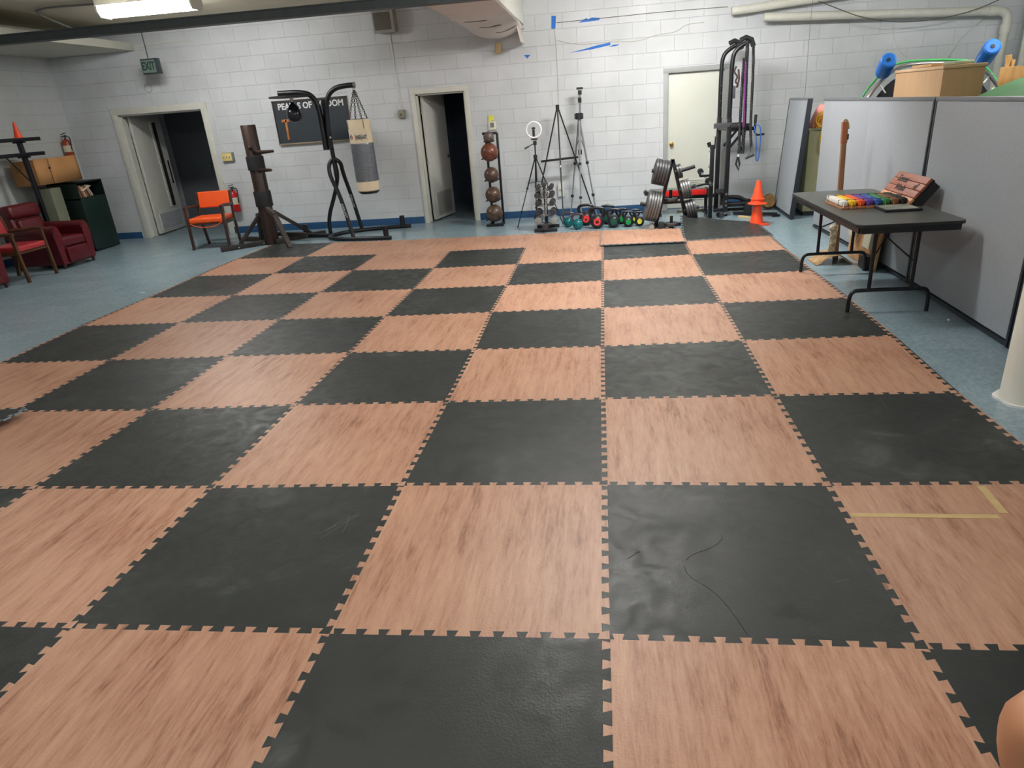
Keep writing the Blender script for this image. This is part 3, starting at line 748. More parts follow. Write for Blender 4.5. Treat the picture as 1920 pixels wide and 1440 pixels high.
wire('hanging_wire', [(4.1, yw, 2.45), (4.12, yw, 2.2), (4.3, yw, 1.95), (4.7, yw, 1.8), (4.9, yw, 1.8)], 0.007, M_white, 'white painted cable curving down the wall behind the wooden box')
wire('hanging_wire', [(5.4, yw, 2.42), (5.1, yw, 2.2), (4.95, yw, 2.0), (4.85, yw, 1.75)], 0.006, M_cable, 'pale wire hanging near the right hand blue roller')
wire('hanging_string', [(2.86, 9.0, H), (2.85, 9.0, 2.4), (2.86, 9.0, 1.7), (2.87, 9.0, 1.2)], 0.003, M_grey, 'thin string hanging straight down in the gap between partitions', 'string')

# ---------------------------------------------------------------- fire extinguishers
def extinguisher(name, c, h, r, label, m, yaw=0.0):
    """c: bottom centre; hung on a wall behind it"""
    t = thing(name, label, 'fire extinguisher', c)
    M = Matrix.Translation(c)
    k = h * 0.68
    obj('tank', B().lathe([(0, 0), (r * 0.9, 0), (r, 0.012), (r, k * 0.82), (r * 0.8, k * 0.93), (r * 0.42, k), (0.018, k), (0, k)], M, 24), m, t)
    obj('paper_label', B().lathe([(r + 0.001, k * 0.35), (r + 0.001, k * 0.68)], M, 24), mat('label_ivory', (212, 204, 180), 0.6), t)
    b = B().cyl((c[0], c[1], c[2] + k), (c[0], c[1], c[2] + k + 0.05), 0.016)
    b.bar((c[0] - 0.05, c[1], c[2] + k + 0.045), (c[0] + 0.035, c[1], c[2] + k + 0.06), 0.02, 0.012)
    b.bar((c[0] - 0.055, c[1], c[2] + k + 0.075), (c[0] + 0.035, c[1], c[2] + k + 0.095), 0.02, 0.01)
    obj('valve_handle', b, M_blk2, t)
    b = B().tube(smooth_path([(c[0] + 0.02, c[1], c[2] + k + 0.04), (c[0] + r + 0.03, c[1] - 0.01, c[2] + k + 0.03), (c[0] + r + 0.015, c[1] - 0.02, c[2] + k * 0.7), (c[0] + r + 0.01, c[1] - 0.02, c[2] + k * 0.4)]), 0.008, 8)
    obj('hose', b, M_blk2, t)
    obj('gauge', B().cyl((c[0], c[1] - 0.016, c[2] + k + 0.025), (c[0], c[1] - 0.03, c[2] + k + 0.025), 0.016), M_chrome, t)
    return t
extinguisher('fire_extinguisher', (-6.17, Y0 - 0.085, 0.36), 0.5, 0.07, 'red fire extinguisher on back wall behind the orange chair', M_red)
extinguisher('fire_extinguisher', (-8.735, 9.22, 1.38), 0.44, 0.07, 'brownish red fire extinguisher on left wall above the cardboard carton', mat('old_red', (150, 62, 40), 0.35, var=0.15))

# ---------------------------------------------------------------- wood armchairs with vinyl seats
def wood_chair(label, m_wood, m_pad, piping=True):
    """faces -y at origin; local build"""
    t = thing('armchair_wood_frame', label, 'chair', (0, 0, 0))
    W, D = 0.52, 0.48
    F = FZ * 0
    for sx in (-1, 1):
        obj('leg', B().bar((sx * W / 2, -D / 2 + 0.0, 0), (sx * (W / 2 + 0.005), -D / 2 + 0.03, 0.61), 0.034, 0.04, bev=0.004), m_wood, t)
        obj('leg', B().bar((sx * (W / 2 - 0.02), D / 2 + 0.06, 0), (sx * (W / 2 - 0.01), D / 2 - 0.02, 0.42), 0.034, 0.04, bev=0.004).bar((sx * (W / 2 - 0.01), D / 2 - 0.02, 0.42), (sx * (W / 2 - 0.01), D / 2 + 0.05, 0.80), 0.03, 0.04, bev=0.004), m_wood, t)
        obj('armrest', B().tube([(sx * W / 2, -D / 2 + 0.0, 0.615), (sx * (W / 2 + 0.01), -D / 2 + 0.1, 0.625), (sx * (W / 2 + 0.005), 0.05, 0.61), (sx * (W / 2 - 0.005), D / 2 + 0.02, 0.60)], 0.021, 8), m_wood, t)
    b = B().bar((-W / 2, -D / 2 + 0.03, 0.375), (W / 2, -D / 2 + 0.03, 0.375), 0.05, 0.022).bar((-W / 2, D / 2 - 0.03, 0.375), (W / 2, D / 2 - 0.03, 0.375), 0.05, 0.022)
    for sx in (-1, 1): b.bar((sx * (W / 2 - 0.01), -D / 2 + 0.02, 0.375), (sx * (W / 2 - 0.01), D / 2, 0.375), 0.022, 0.05, up=(0, 0, 1))
    obj('seat_rail', b, m_wood, t)
    obj('seat', B().box((0, -0.01, 0.425), (W - 0.03, D - 0.02, 0.075), bev=0.03, seg=4), m_pad, t, sharp=60)
    obj('backrest', B().box((0, D / 2 + 0.03, 0.68), (W - 0.06, 0.055, 0.24), rot=(-0.18, 0, 0), bev=0.022, seg=4), m_pad, t, sharp=60)
    if piping:
        obj('loose_piping', B().tube(smooth_path([(-W / 2 + 0.03, -D / 2 - 0.0, 0.39), (-0.1, -D / 2 - 0.02, 0.33), (0.12, -D / 2 - 0.02, 0.33), (W / 2 - 0.03, -D / 2, 0.39)]), 0.006, 6), m_pad, t, label='strip of orange piping hanging loose')
    return t
c1 = wood_chair('orange vinyl armchair with dark wood frame beside the left doorway', M_dkwood, M_orange)
c1.location = (-5.975, 8.27, FZ); c1.rotation_euler = (0, 0, 0.14); c1.scale = (1.04, 1, 1)
c2 = wood_chair('wood armchair with pinkish red seat between the two red leather armchairs', mat('olive_brown_wood', (84, 58, 34), 0.45, var=0.3, scale=6), mat('coral_vinyl', (176, 52, 58), 0.3, var=0.08), False)
c2.location = (-7.72, 6.45, FZ); c2.rotation_euler = (0, 0, PI / 2 + 0.05)

# ---------------------------------------------------------------- red leather armchairs along the left wall
M_leather = mat('oxblood_leather', (92, 22, 30), 0.28, var=0.15, scale=5, bump=0.25)
def leather_chair(label):
    """faces -y, front at y=-0.42"""
    t = thing('leather_armchair', label, 'armchair', (0, 0, 0))
    w, d = 0.78, 0.84
    obj('base', B().box((0, 0.02, 0.17), (w - 0.06, d - 0.08, 0.24), bev=0.02), M_leather, t, sharp=60)
    for sx in (-1, 1):
        pr = [(-0.062, 0.0), (0.062, 0.0), (0.066, 0.40)] + [(0.078 * math.cos(a), 0.46 + 0.078 * math.sin(a)) for a in [(-20 + i * 22) * PI / 180 for i in range(11)]] + [(-0.066, 0.40)]
        b = B().prism(pr, -0.37, 0.36, Matrix.Translation((sx * (w / 2 - 0.075), 0, 0.06)) @ Matrix(((1, 0, 0, 0), (0, 0, 1, 0), (0, 1, 0, 0), (0, 0, 0, 1))))
        es = [e for e in b.bm.edges]
        bmesh.ops.bevel(b.bm, geom=es, offset=0.014, segments=2, affect='EDGES', clamp_overlap=True)
        obj('armrest', b, M_leather, t, sharp=60)
    obj('seat_cushion', B().box((0, -0.06, 0.355), (w - 0.29, d - 0.2, 0.14), bev=0.05, seg=4), M_leather, t, sharp=60)
    obj('front_panel', B().box((0, -0.385, 0.18), (w - 0.3, 0.03, 0.2), bev=0.012), M_leather, t, sharp=60)
    b = B().box((0, 0.33, 0.62), (w - 0.16, 0.2, 0.52), rot=(-0.16, 0, 0), bev=0.075, seg=5)
    obj('backrest', b, M_leather, t, sharp=70)
    obj('headrest_cushion', B().box((0, 0.30, 0.79), (w - 0.14, 0.2, 0.2), rot=(-0.16, 0, 0), bev=0.08, seg=5), M_leather, t, sharp=70)
    obj('lumbar_cushion', B().box((0, 0.225, 0.56), (w - 0.3, 0.12, 0.26), rot=(-0.16, 0, 0), bev=0.05, seg=5), M_leather, t, sharp=70)
    for sx in (-1, 1):
        for sy in (-1, 1):
            obj('foot', B().cyl((sx * 0.32, sy * 0.34, 0), (sx * 0.32, sy * 0.34, 0.07), 0.018, 0.024), M_dkwood, t)
    return t
a1 = leather_chair('dark red leather armchair in front of the green cabinet')
a1.location = (-7.95, 7.31, FZ); a1.rotation_euler = (0, 0, PI / 2 - 0.04); a1.scale = (0.86, 1.08, 1)
a0 = dup(a1, (-7.95, 5.68, FZ), PI / 2 + 0.03, 'dark red leather armchair cut off by the left picture edge')

# ---------------------------------------------------------------- green cabinet, carton, steel shelf
M_green = mat('dark_green_paint', (22, 34, 31), 0.4, var=0.2, scale=4)
t = thing('open_cabinet', 'dark green cabinet with open top shelf against the left wall', 'cabinet', (-8.33, 8.64, FZ))
x0, x1, y0, y1, zt = -8.6, -8.1, 8.34, 8.93, 1.055
b = B().box(((x0 + x1) / 2, y0 + 0.01, zt / 2), (x1 - x0, 0.02, zt)).box(((x0 + x1) / 2, y1 - 0.01, zt / 2), (x1 - x0, 0.02, zt)).box((x0 + 0.01, (y0 + y1) / 2, zt / 2), (0.02, y1 - y0, zt))
b.box(((x0 + x1) / 2, (y0 + y1) / 2, zt - 0.01), (x1 - x0, y1 - y0, 0.02)).box(((x0 + x1) / 2, (y0 + y1) / 2, 0.80), (x1 - x0, y1 - y0, 0.02)).box(((x0 + x1) / 2, (y0 + y1) / 2, 0.03), (x1 - x0, y1 - y0, 0.06))
obj('cabinet_body', b, M_green, t)
obj('cabinet_front', B().box((x1 - 0.008, (y0 + y1) / 2, 0.415), (0.018, y1 - y0 - 0.01, 0.80), bev=0.003), mat('bottle_green_panel', (27, 46, 41), 0.35, var=0.25, scale=3), t)
M_pap = [mat('book_tan', (150, 118, 84), 0.7), mat('book_brown', (110, 66, 50), 0.6), mat('book_pink', (196, 140, 128), 0.6), mat('book_cream', (206, 196, 172), 0.7)]
for i in range(8):
    w = random.uniform(0.16, 0.2); yy = 8.42 + i * 0.035
    o = obj('book', B().box((-8.22, yy, 0.80 + 0.012 + w / 2), (0.15, 0.022, w), rot=(0.25 + 0.03 * i, 0, 0), bev=0.002), M_pap[i % 4], loc=(-8.22, yy, 0.81))
    tag(o, 'thin %s book leaning in the open top of the green cabinet, %s' % (['tan', 'brown', 'pink', 'cream'][i % 4], 'nearer the camera' if i < 4 else 'farther from the camera'), 'book', 'books leaning in the green cabinet')
tag(obj('loose_paper', B().box((-8.16, 8.57, 0.955), (0.1, 0.22, 0.004), rot=(0.3, 0.25, 0.1)), M_pap[3], loc=(-8.16, 8.57, 0.93)), 'pale sheet of paper lying across the books in the green cabinet', 'paper')
# carton on top
t = thing('cardboard_carton', 'brown cardboard carton with bowed side on top of the green cabinet', 'box', (-8.45, 8.25, 1.07))
obj('carton_body', B().box((-8.49, 8.30, 1.245), (0.38, 0.86, 0.35), bev=0.003), M_card, t)
b = B()
for (ya, yb, xo) in ((7.87, 8.16, 0.0), (8.15, 8.75, 0.012)):
    vs = []; nn_ = 10
    for i in range(nn_ + 1):
        u = i / nn_; yy = ya + (yb - ya) * u; bow = 0.02 * math.sin(PI * u) + xo
        vs += [(-8.292 + bow, yy, 1.075), (-8.292 + bow, yy, 1.435 + 0.01 * u)]
    b._add(vs, [(2 * i, 2 * i + 2, 2 * i + 3, 2 * i + 1) for i in range(nn_)])
o = obj('flap', b, mat('cardboard_light', (186, 136, 86), 0.8, var=0.1, scale=4), t)
md = o.modifiers.new('t', 'SOLIDIFY'); md.thickness = 0.004
obj('hand_hole', B().box((-8.268, 8.13, 1.30), (0.004, 0.04, 0.022)), M_gap, t)
# grey file box below the carton
tag(obj('storage_bin', B().box((-8.44, 8.13, 0.50), (0.30, 0.22, 1.02), bev=0.01), mat('sage_metal', (120, 124, 104), 0.5), loc=(-8.44, 8.13, FZ)), 'narrow sage green metal locker between steel shelf and green cabinet', 'locker')
t = thing('steel_rack', 'black steel bar rack standing behind the red armchairs', 'rack', (-8.25, 7.2, FZ))
for y in (7.70, 4.9):
    obj('upright', B().bar((-8.22, y, FZ), (-8.25, y, 1.74), 0.055, bev=0.003), M_black, t)
for z in (1.715, 1.515):
    for x in (-8.30, -8.20):
        obj('shelf_bar', B().bar((x, 4.8, z), (x, 8.04, z), 0.03, 0.05, bev=0.003), M_black, t)
    b = B()
    for y in (7.70, 4.9): b.bar((-8.34, y, z - 0.03), (-8.16, y, z - 0.03), 0.04, 0.03)
    obj('bracket', b, M_black, t)
obj('brace', B().cyl((-8.24, 7.38, 1.49), (-8.23, 7.68, 1.1), 0.009), M_black, t)
obj('floor_foot', B().bar((-8.7, 7.70, FZ + 0.025), (-8.1, 7.70, FZ + 0.025), 0.05).bar((-8.7, 4.9, FZ + 0.025), (-8.1, 4.9, FZ + 0.025), 0.05), M_black, t)
b = B().lathe([(0, 0.21), (0.012, 0.21), (0.05, 0.008), (0.07, 0.008), (0.07, 0), (0, 0)], Matrix.Translation((-8.25, 7.72, 1.742)), 20)
tag(obj('traffic_cone', b, M_cone, loc=(-8.25, 7.72, 1.742)), 'tiny orange cone on top of the black steel rack', 'cone')

# ---------------------------------------------------------------- wooden training dummy
M_dum = mat('dummy_wood', (50, 34, 28), 0.4, var=0.4, scale=5, stretch=(5, 5, 0.5))
M_dum2 = mat('dummy_beam_wood', (44, 38, 36), 0.5, var=0.3, scale=5)
t = thing('wooden_dummy', 'dark wooden martial arts dummy on a timber base beside the orange chair', 'training dummy', (-5.04, 8.2, FZ))
cx, cy = -5.04, 8.2
def rot_at(b): return b
obj('trunk', B().lathe([(0, FZ), (0.098, FZ), (0.105, 0.03), (0.105, 1.68), (0.098, 1.69), (0, 1.69)], Matrix.Translation((cx, cy, 0)), 28), M_dum, t)
for z0, z1 in ((1.075, 1.265), (0.555, 0.775)):
    obj('rubber_pad', B().lathe([(0.106, z0), (0.122, z0), (0.124, z0 + 0.01), (0.124, z1 - 0.01), (0.122, z1), (0.106, z1)], Matrix.Translation((cx, cy, 0)), 28), M_blk2, t)
def arm(p0, p1):
    return obj('arm', B().cyl(p0, p1, 0.032, 0.02, 14).ball(p1, 0.02, n=12), M_dum, t)
arm((cx + 0.0, cy - 0.05, 1.31), (cx + 0.40, cy - 0.22, 1.325))
arm((cx, cy - 0.06, 1.385), (cx + 0.16, cy - 0.40, 1.40))
arm((cx + 0.03, cy - 0.05, 1.07), (cx + 0.33, cy - 0.25, 1.075))
b = B().bar((cx + 0.03, cy - 0.05, 0.54), (cx + 0.235, cy - 0.22, 0.44), 0.06, 0.075, bev=0.01).bar((cx + 0.22, cy - 0.20, 0.455), (cx + 0.47, cy - 0.42, FZ + 0.004), 0.07, 0.055, bev=0.012)
obj('bent_leg', b, mat('dummy_leg_wood', (70, 62, 58), 0.4, var=0.25, scale=6), t)
# timber base: two long runners and the struts that hold the trunk
A0, A1 = Vector((-5.62, 7.72, FZ + 0.035)), Vector((-4.45, 8.85, FZ + 0.035))
B0, B1 = Vector((-5.70, 8.62, FZ + 0.035)), Vector((-4.45, 8.20, FZ + 0.035))
obj('runner', B().bar(A0, A1, 0.07, 0.07, bev=0.006), M_dum2, t)
b = B().bar(B0, (cx - 0.09, cy + 0.2, FZ + 0.036), 0.07, 0.07, bev=0.006)
obj('runner', b, M_dum2, t)
obj('runner', B().bar((cx - 0.2, cy + 0.38, FZ + 0.1), (cx + 0.5, cy + 0.12, FZ + 0.1), 0.06, 0.06, bev=0.006), M_dum2, t)
for p0, p1 in (((-5.42, 7.93, FZ + 0.06), (cx - 0.10, cy + 0.02, 0.46)), ((-5.32, 8.5, FZ + 0.06), (cx - 0.09, cy + 0.05, 0.46)), ((-4.62, 8.7, FZ + 0.06), (cx + 0.08, cy + 0.08, 0.46)), ((cx - 0.22, cy + 0.1, FZ + 0.06), (cx - 0.16, cy + 0.03, 0.45))):
    obj('strut', B().bar(p0, p1, 0.045, 0.05, bev=0.004), M_dum2, t)
b = B()
for f in (0.15, 0.38, 0.8):
    p_ = A0.lerp(A1, f) + Vector((0.03, -0.03, 0.0)); b.cyl(p_, p_ + Vector((0.012, -0.012, 0)), 0.012)
obj('bolt', b, M_chrome, t)
b = B().box((cx + 0.16, cy - 0.03, 0.03), (0.16, 0.07, 0.08), rot=(0, 0, 0.5), bev=0.006)
obj('wedge_block', b, M_dum2, t)

# ---------------------------------------------------------------- punching bag stand
t = thing('punching_bag_stand', 'black tubular boxing stand with curved arms in front of the lettered board', 'boxing stand', (-3.98, 8.6, FZ))
R_ = 0.03
zb = FZ + 0.03
obj('base_tube', B().tube(smooth_path([(-3.12, 8.06, zb), (-3.7, 8.1, zb), (-4.12, 8.22, zb), (-4.24, 8.5, zb), (-4.1, 8.8, zb), (-3.75, 8.98, zb), (-3.10, 9.12, zb)], 3), R_, 12), M_black, t)
obj('base_arm', B().tube([(-4.22, 8.55, zb), (-4.9, 8.7, zb)], R_, 12), M_black, t)
for p_ in ((-3.2, 8.09, 0), (-3.22, 9.08, 0), (-4.68, 8.65, 0)):
    obj('weight_peg', B().cyl((p_[0], p_[1], FZ + 0.03), (p_[0], p_[1], FZ + 0.2), 0.04, 0.04, 14), M_black, t)
top = (-3.99, 8.57, 1.10)
obj('leg', B().tube(smooth_path([(-3.72, 8.14, zb), (-3.92, 8.4, 0.62), (-4.07, 8.5, 0.90), (-4.07, 8.53, 1.07), (-4.0, 8.57, 1.14)], 3), R_, 12), M_black, t)
obj('leg', B().tube(smooth_path([(-3.86, 8.95, zb), (-3.90, 8.8, 0.6), (-3.92, 8.66, 0.93), (-3.90, 8.6, 1.08), (-3.99, 8.57, 1.14)], 3), R_, 12), M_black, t)
obj('leg', B().tube(smooth_path([(-4.27, 8.63, zb), (-4.26, 8.63, 0.28), (-4.08, 8.6, 0.62), (-3.97, 8.58, 0.9), (-3.99, 8.57, 1.1)], 3), R_, 12), M_black, t)
obj('mast', B().tube([(-3.99, 8.57, 0.85), (-4.0, 8.57, 1.95)], 0.032, 12), M_black, t)
obj('bag_arm', B().tube(smooth_path([(-3.985, 8.52, 1.30), (-3.96, 8.52, 1.82), (-3.90, 8.51, 2.0), (-3.78, 8.51, 2.09), (-3.62, 8.5, 2.11), (-3.49, 8.5, 2.11)], 3), 0.035, 14), M_black, t)
obj('arm_end_cap', B().cyl((-3.49, 8.5, 2.11), (-3.47, 8.5, 2.11), 0.04), M_grey, t)
obj('speed_bag_arm', B().tube(smooth_path([(-4.07, 8.55, 1.28), (-4.07, 8.55, 1.83), (-4.12, 8.53, 2.0), (-4.25, 8.5, 2.07), (-4.62, 8.48, 2.075)], 3), 0.037, 14), M_black, t)
obj('sleeve', B().tube([(-4.07, 8.55, 1.27), (-4.07, 8.55, 1.75)], 0.044, 14), M_black, t)
obj('speed_bag_platform', B().cyl((-4.42, 8.45, 2.01), (-4.42, 8.45, 2.033), 0.31, 0.31, 44), M_blk2, t)
obj('swivel', B().cyl((-4.42, 8.45, 2.01), (-4.42, 8.45, 1.975), 0.035, 0.022), M_chrome, t)
obj('height_pin', B().cyl((-3.965, 8.49, 1.44), (-3.945, 8.46, 1.44), 0.016), M_chrome, t)
for o_, a_ in (((-3.83, 8.22, 0.42), 0), ((-3.86, 8.70, 0.5), 0)):
    text('white_lettering', 'EVERLAST', 0.05, basis((0.12, 0.22, -0.97) if o_[1] < 8.5 else (0.03, 0.3, -0.95), (1, -0.3, 0), (o_[0], o_[1], o_[2])), mat('white_letter', (220, 222, 220), 0.6), t, label='small white lettering')
t = thing('speed_bag', 'small black teardrop speed bag hanging under the round platform', 'speed bag', (-4.42, 8.45, 1.85))
obj('bag_body', B().lathe([(0, -0.125), (0.03, -0.123), (0.072, -0.105), (0.102, -0.065), (0.112, -0.02), (0.102, 0.03), (0.072, 0.08), (0.038, 0.12), (0.018, 0.15), (0, 0.155)], Matrix.Translation((-4.42, 8.45, 1.80)), 24), mat('speed_bag_leather', (30, 34, 40), 0.2, var=0.15), t)
obj('loop', B().cyl((-4.42, 8.45, 1.95), (-4.42, 8.45, 1.99), 0.008), M_chrome, t)
# heavy bag
t = thing('punching_bag', 'cream canvas punching bag with silver tape band hanging on chains', 'punching bag', (-3.495, 8.5, 1.15))
bx, by = -3.495, 8.5
M_canvas = mat('cream_canvas', (226, 212, 182), 0.7, var=0.07, scale=4, bump=0.1)
M = Matrix.Translation((bx, by, 0))
obj('canvas_body', B().lathe([(0, 0.635), (0.13, 0.637), (0.158, 0.66), (0.166, 0.72), (0.166, 1.60), (0.17, 1.655), (0.165, 1.655), (0.155, 1.63), (0, 1.63)], M, 36), M_canvas, t)
obj('bottom_patch', B().lathe([(0, 0.618), (0.12, 0.62), (0.152, 0.645), (0.1605, 0.668), (0.15, 0.66), (0, 0.632)], M, 36), M_blk2, t, label='black bottom edge')
pr = []; zz = 0.80
while zz < 1.335: pr += [(0.1685, zz), (0.170, zz + 0.012)]; zz += 0.027
obj('tape_band', B().lathe([(0.166, 0.80)] + pr + [(0.166, 1.335)], M, 36), mat('duct_tape', (128, 134, 142), 0.32, 0.55, var=0.2, scale=12, stretch=(1, 1, 6)), t, label='silver duct tape wound round the middle')
obj('bag_top', B().lathe([(0, 1.665), (0.09, 1.662), (0.14, 1.645), (0.14, 1.635), (0, 1.635)], M, 32), mat('bag_top_grey', (96, 98, 96), 0.8), t, label='grey top')
def chain_pts(b, p0, p1, L=0.03, r=0.0035, w=0.010):
    p0 = Vector(p0); p1 = Vector(p1); d = p1 - p0; n = max(2, int(d.length / (L * 0.72))); q = Vector((0, 0, 1)).rotation_difference(d.normalized()).to_matrix().to_4x4()
    for i in range(n):
        c = p0.lerp(p1, (i + 0.5) / n)
        Mr = Matrix.Translation(c) @ q @ Matrix.Rotation(PI / 2 * (i % 2), 4, 'Z') @ Matrix.Rotation(PI / 2, 4, 'X')
        pts = [Mr @ Vector((w * math.cos(2 * PI * k / 10), L / 2 * math.sin(2 * PI * k / 10), 0)) for k in range(10)]
        b.tube(pts, r, 5, closed=True)
for a in (0.6, 2.2, 3.8, 5.4):
    b = B(); chain_pts(b, (bx + 0.14 * math.cos(a), by + 0.14 * math.sin(a), 1.64), (bx + 0.01 * math.cos(a), by + 0.01 * math.sin(a), 2.04), 0.04, 0.0045, 0.013)
    obj('chain', b, mat('dark_chain', (84, 82, 78), 0.4, 0.4), t)
    b = B(); b.bar((bx + 0.169 * math.cos(a), by + 0.169 * math.sin(a), 1.65), (bx + 0.169 * math.cos(a), by + 0.169 * math.sin(a), 1.53), 0.012, 0.004, up=(math.cos(a), math.sin(a), 0))
    obj('hanger_strap', b, M_grey, t)
obj('swivel_hook', B().torus((bx, by, 2.055), 0.016, 0.005, Matrix.Rotation(PI / 2, 4, 'X'), 14, 6), M_chrome, t)
def wrap(o, c, r):
    """roll flat text around the vertical bag"""
    for v in o.data.vertices:
        x, z = v.co.x, v.co.z; dy = v.co.y
        a = -PI / 2 + x / r
        rr = r - dy
        v.co.x = rr * math.cos(a); v.co.y = rr * math.sin(a)
o = text('brand_lettering', 'EVERLAST', 0.072, basis((1, 0, 0), (0, 0, 1), (0.055, -0.002, 1.415 - 1.15)), mat('ink_grey_blue', (70, 88, 100), 0.6), None, bold=0.002, ext=0.001, sx=0.5)
wrap(o, (bx, by), 0.171); o.parent = t; o['label'] = 'grey blue lettering'
b3 = B().tube([Vector((0.055 + x, 0, 0.265 + z)) for x, z in ((-0.095, -0.04), (0, -0.036), (0.095, -0.04), (0.082, 0.0), (0.095, 0.04), (0, 0.036), (-0.095, 0.04), (-0.082, 0))], 0.002, 6, closed=True)
o = obj('label_outline', b3, mat('ink_grey_blue', (70, 88, 100), 0.6)); wrap(o, None, 0.169); o.parent = t
b = B(); b.prism([(-0.095, -0.04), (0.095, -0.04), (0.078, 0.0), (0.095, 0.04), (-0.095, 0.04), (-0.078, 0)], 0, 0.001, basis((1, 0, 0), (0, 0, 1), (0.055, 0, 0)))
st = [((0.034 if i % 2 == 0 else 0.013) * math.sin(i * PI / 5), (0.034 if i % 2 == 0 else 0.013) * math.cos(i * PI / 5)) for i in range(10)]
b2 = B(); b2.prism(st, 0, 0.0015, basis((1, 0, 0), (0, 0, 1), (-0.125, 0, 1.425 - 1.15)))
o = obj('star_emblem', b2, mat('ink_grey_blue', (70, 88, 100), 0.6)); wrap(o, None, 0.168); o.parent = t
b.bm.free()
b2 = B().tube([Vector((-0.125 + 0.04 * math.cos(a), 0, 0.275 + 0.04 * math.sin(a))) for a in [(-60 + 15 * i) * PI / 180 for i in range(9)]], 0.004, 6)
o = obj('red_arc', b2, M_red); wrap(o, None, 0.168); o.parent = t

# ---------------------------------------------------------------- medicine ball rack
t = thing('ball_rack', 'black two post rack holding five balls right of the middle doorway', 'rack', (-1.67, 8.9, FZ))
for x in (-1.725, -1.555):
    obj('post', B().bar((x, 8.98, FZ), (x, 8.98, 1.33), 0.035, bev=0.003), M_black, t)
obj('top_bar', B().bar((-1.78, 8.98, 1.33), (-1.555, 8.98, 1.33), 0.04, bev=0.008), M_black, t)
b = B().bar((-1.80, 8.78, FZ + 0.02), (-1.80 + 0.27, 8.78, FZ + 0.02), 0.04).bar((-1.76, 8.75, FZ + 0.02), (-1.76, 9.15, FZ + 0.02), 0.035).bar((-1.575, 8.75, FZ + 0.02), (-1.575, 9.15, FZ + 0.02), 0.035)
obj('base_frame', b, M_black, t)
balls = [(1.28, 0.08, (96, 84, 78), 'small grey brown'), (1.07, 0.13, (112, 64, 48), 'large reddish brown'), (0.745, 0.112, (86, 64, 56), 'dark brown'), (0.455, 0.118, (88, 66, 54), 'olive brown'), (0.18, 0.13, (86, 68, 56), 'lowest big dark')]
for z, r, c, lab in balls:
    zr = z - r * 0.55; off = r * 0.84
    for s in (-1, 1):
        obj('cradle_arm', B().cyl((-1.668 + s * off * 0.92, 8.98, zr - 0.012), (-1.668 + s * off * 0.92, 8.98 - 2 * r - 0.02, zr - 0.012), 0.011), M_black, t)
    b = B().cyl((-1.668 - off, 8.965, zr - 0.012), (-1.668 + off, 8.965, zr - 0.012), 0.012)
    obj('cradle_bar', b, M_black, t)
    yb = 8.955 - r
    b = B().ball((-1.668, yb, z), r, n=36)
    o = obj('medicine_ball', b, mat('ball_%d' % int(z * 100), c, 0.3, var=0.18, scale=12, bump=0.1), loc=(-1.668, yb, z), sharp=180)
    tag(o, '%s medicine ball on the black ball rack' % lab, 'ball', 'medicine balls on the rack')
    b = B()
    b.torus((-1.668, yb, z), r * 1.0, 0.0025, Matrix.Rotation(0.5, 4, 'Y'), 36, 5).torus((-1.668, yb, z), r * 1.0, 0.0025, Matrix.Rotation(PI / 2, 4, 'X') @ Matrix.Rotation(0.4, 4, 'Y'), 36, 5)
    obj('seam', b, M_blk2, o)

# ---------------------------------------------------------------- ring light on tripod
def leg3(t, hub, feet, r0, r1, m, knob=True, mk=None):
    for f in feet:
        hb = Vector(hub); ff = Vector(f)
        b = B().tube([hb, hb.lerp(ff, 0.45), hb.lerp(ff, 0.452), ff], [r0, r0, r1, r1], 8)
        l = obj('leg', b, m, t)
        if knob:
            for k in (0.45, 0.78):
                obj('leg_clamp', B().cyl(hb.lerp(ff, k - 0.012), hb.lerp(ff, k + 0.012), r0 * 1.7), mk or M_blk2, l)
        obj('rubber_foot', B().ball(ff + Vector((0, 0, 0.008)), 0.013, n=8), M_blk2, l)
t = thing('ring_light', 'white ring light on a thin black tripod beside the dumbbell rack', 'ring light', (-0.97, 8.72, FZ))
leg3(t, (-0.975, 8.74, 0.98), [(-1.29, 8.60, FZ), (-1.05, 9.08, FZ), (-0.60, 8.63, FZ)], 0.010, 0.007, M_black)
obj('hub', B().cyl((-0.975, 8.74, 0.95), (-0.975, 8.74, 1.0), 0.028), M_blk2, t)
obj('centre_pole', B().cyl((-0.975, 8.74, 0.62), (-0.972, 8.74, 1.14), 0.010), M_black, t)
b = B()
for f in ((-1.29, 8.60, FZ), (-1.05, 9.08, FZ), (-0.60, 8.63, FZ)): b.cyl((-0.975, 8.74, 0.62), Vector((-0.975, 8.74, 0.98)).lerp(Vector(f), 0.38), 0.004)
obj('spreader', b, M_black, t)
obj('pan_head', B().box((-0.97, 8.74, 1.165), (0.05, 0.06, 0.06), bev=0.01).box((-0.975, 8.74, 1.215), (0.09, 0.06, 0.02), bev=0.005), M_blk2, t)
obj('pan_handle', B().cyl((-0.98, 8.73, 1.16), (-1.10, 8.66, 1.105), 0.006).cyl((-1.06, 8.685, 1.122), (-1.115, 8.65, 1.098), 0.011), M_blk2, t)
obj('phone_holder', B().box((-0.98, 8.74, 1.29), (0.035, 0.03, 0.12), bev=0.006).box((-0.978, 8.735, 1.365), (0.05, 0.03, 0.025), bev=0.004), M_blk2, t)
obj('light_ring', B().torus((-0.975, 8.72, 1.345), 0.107, 0.0125, Matrix.Rotation(PI / 2, 4, 'X'), 48, 12), mat('ring_white', (244, 244, 246), 0.4, var=0.01), t, label='white ring')
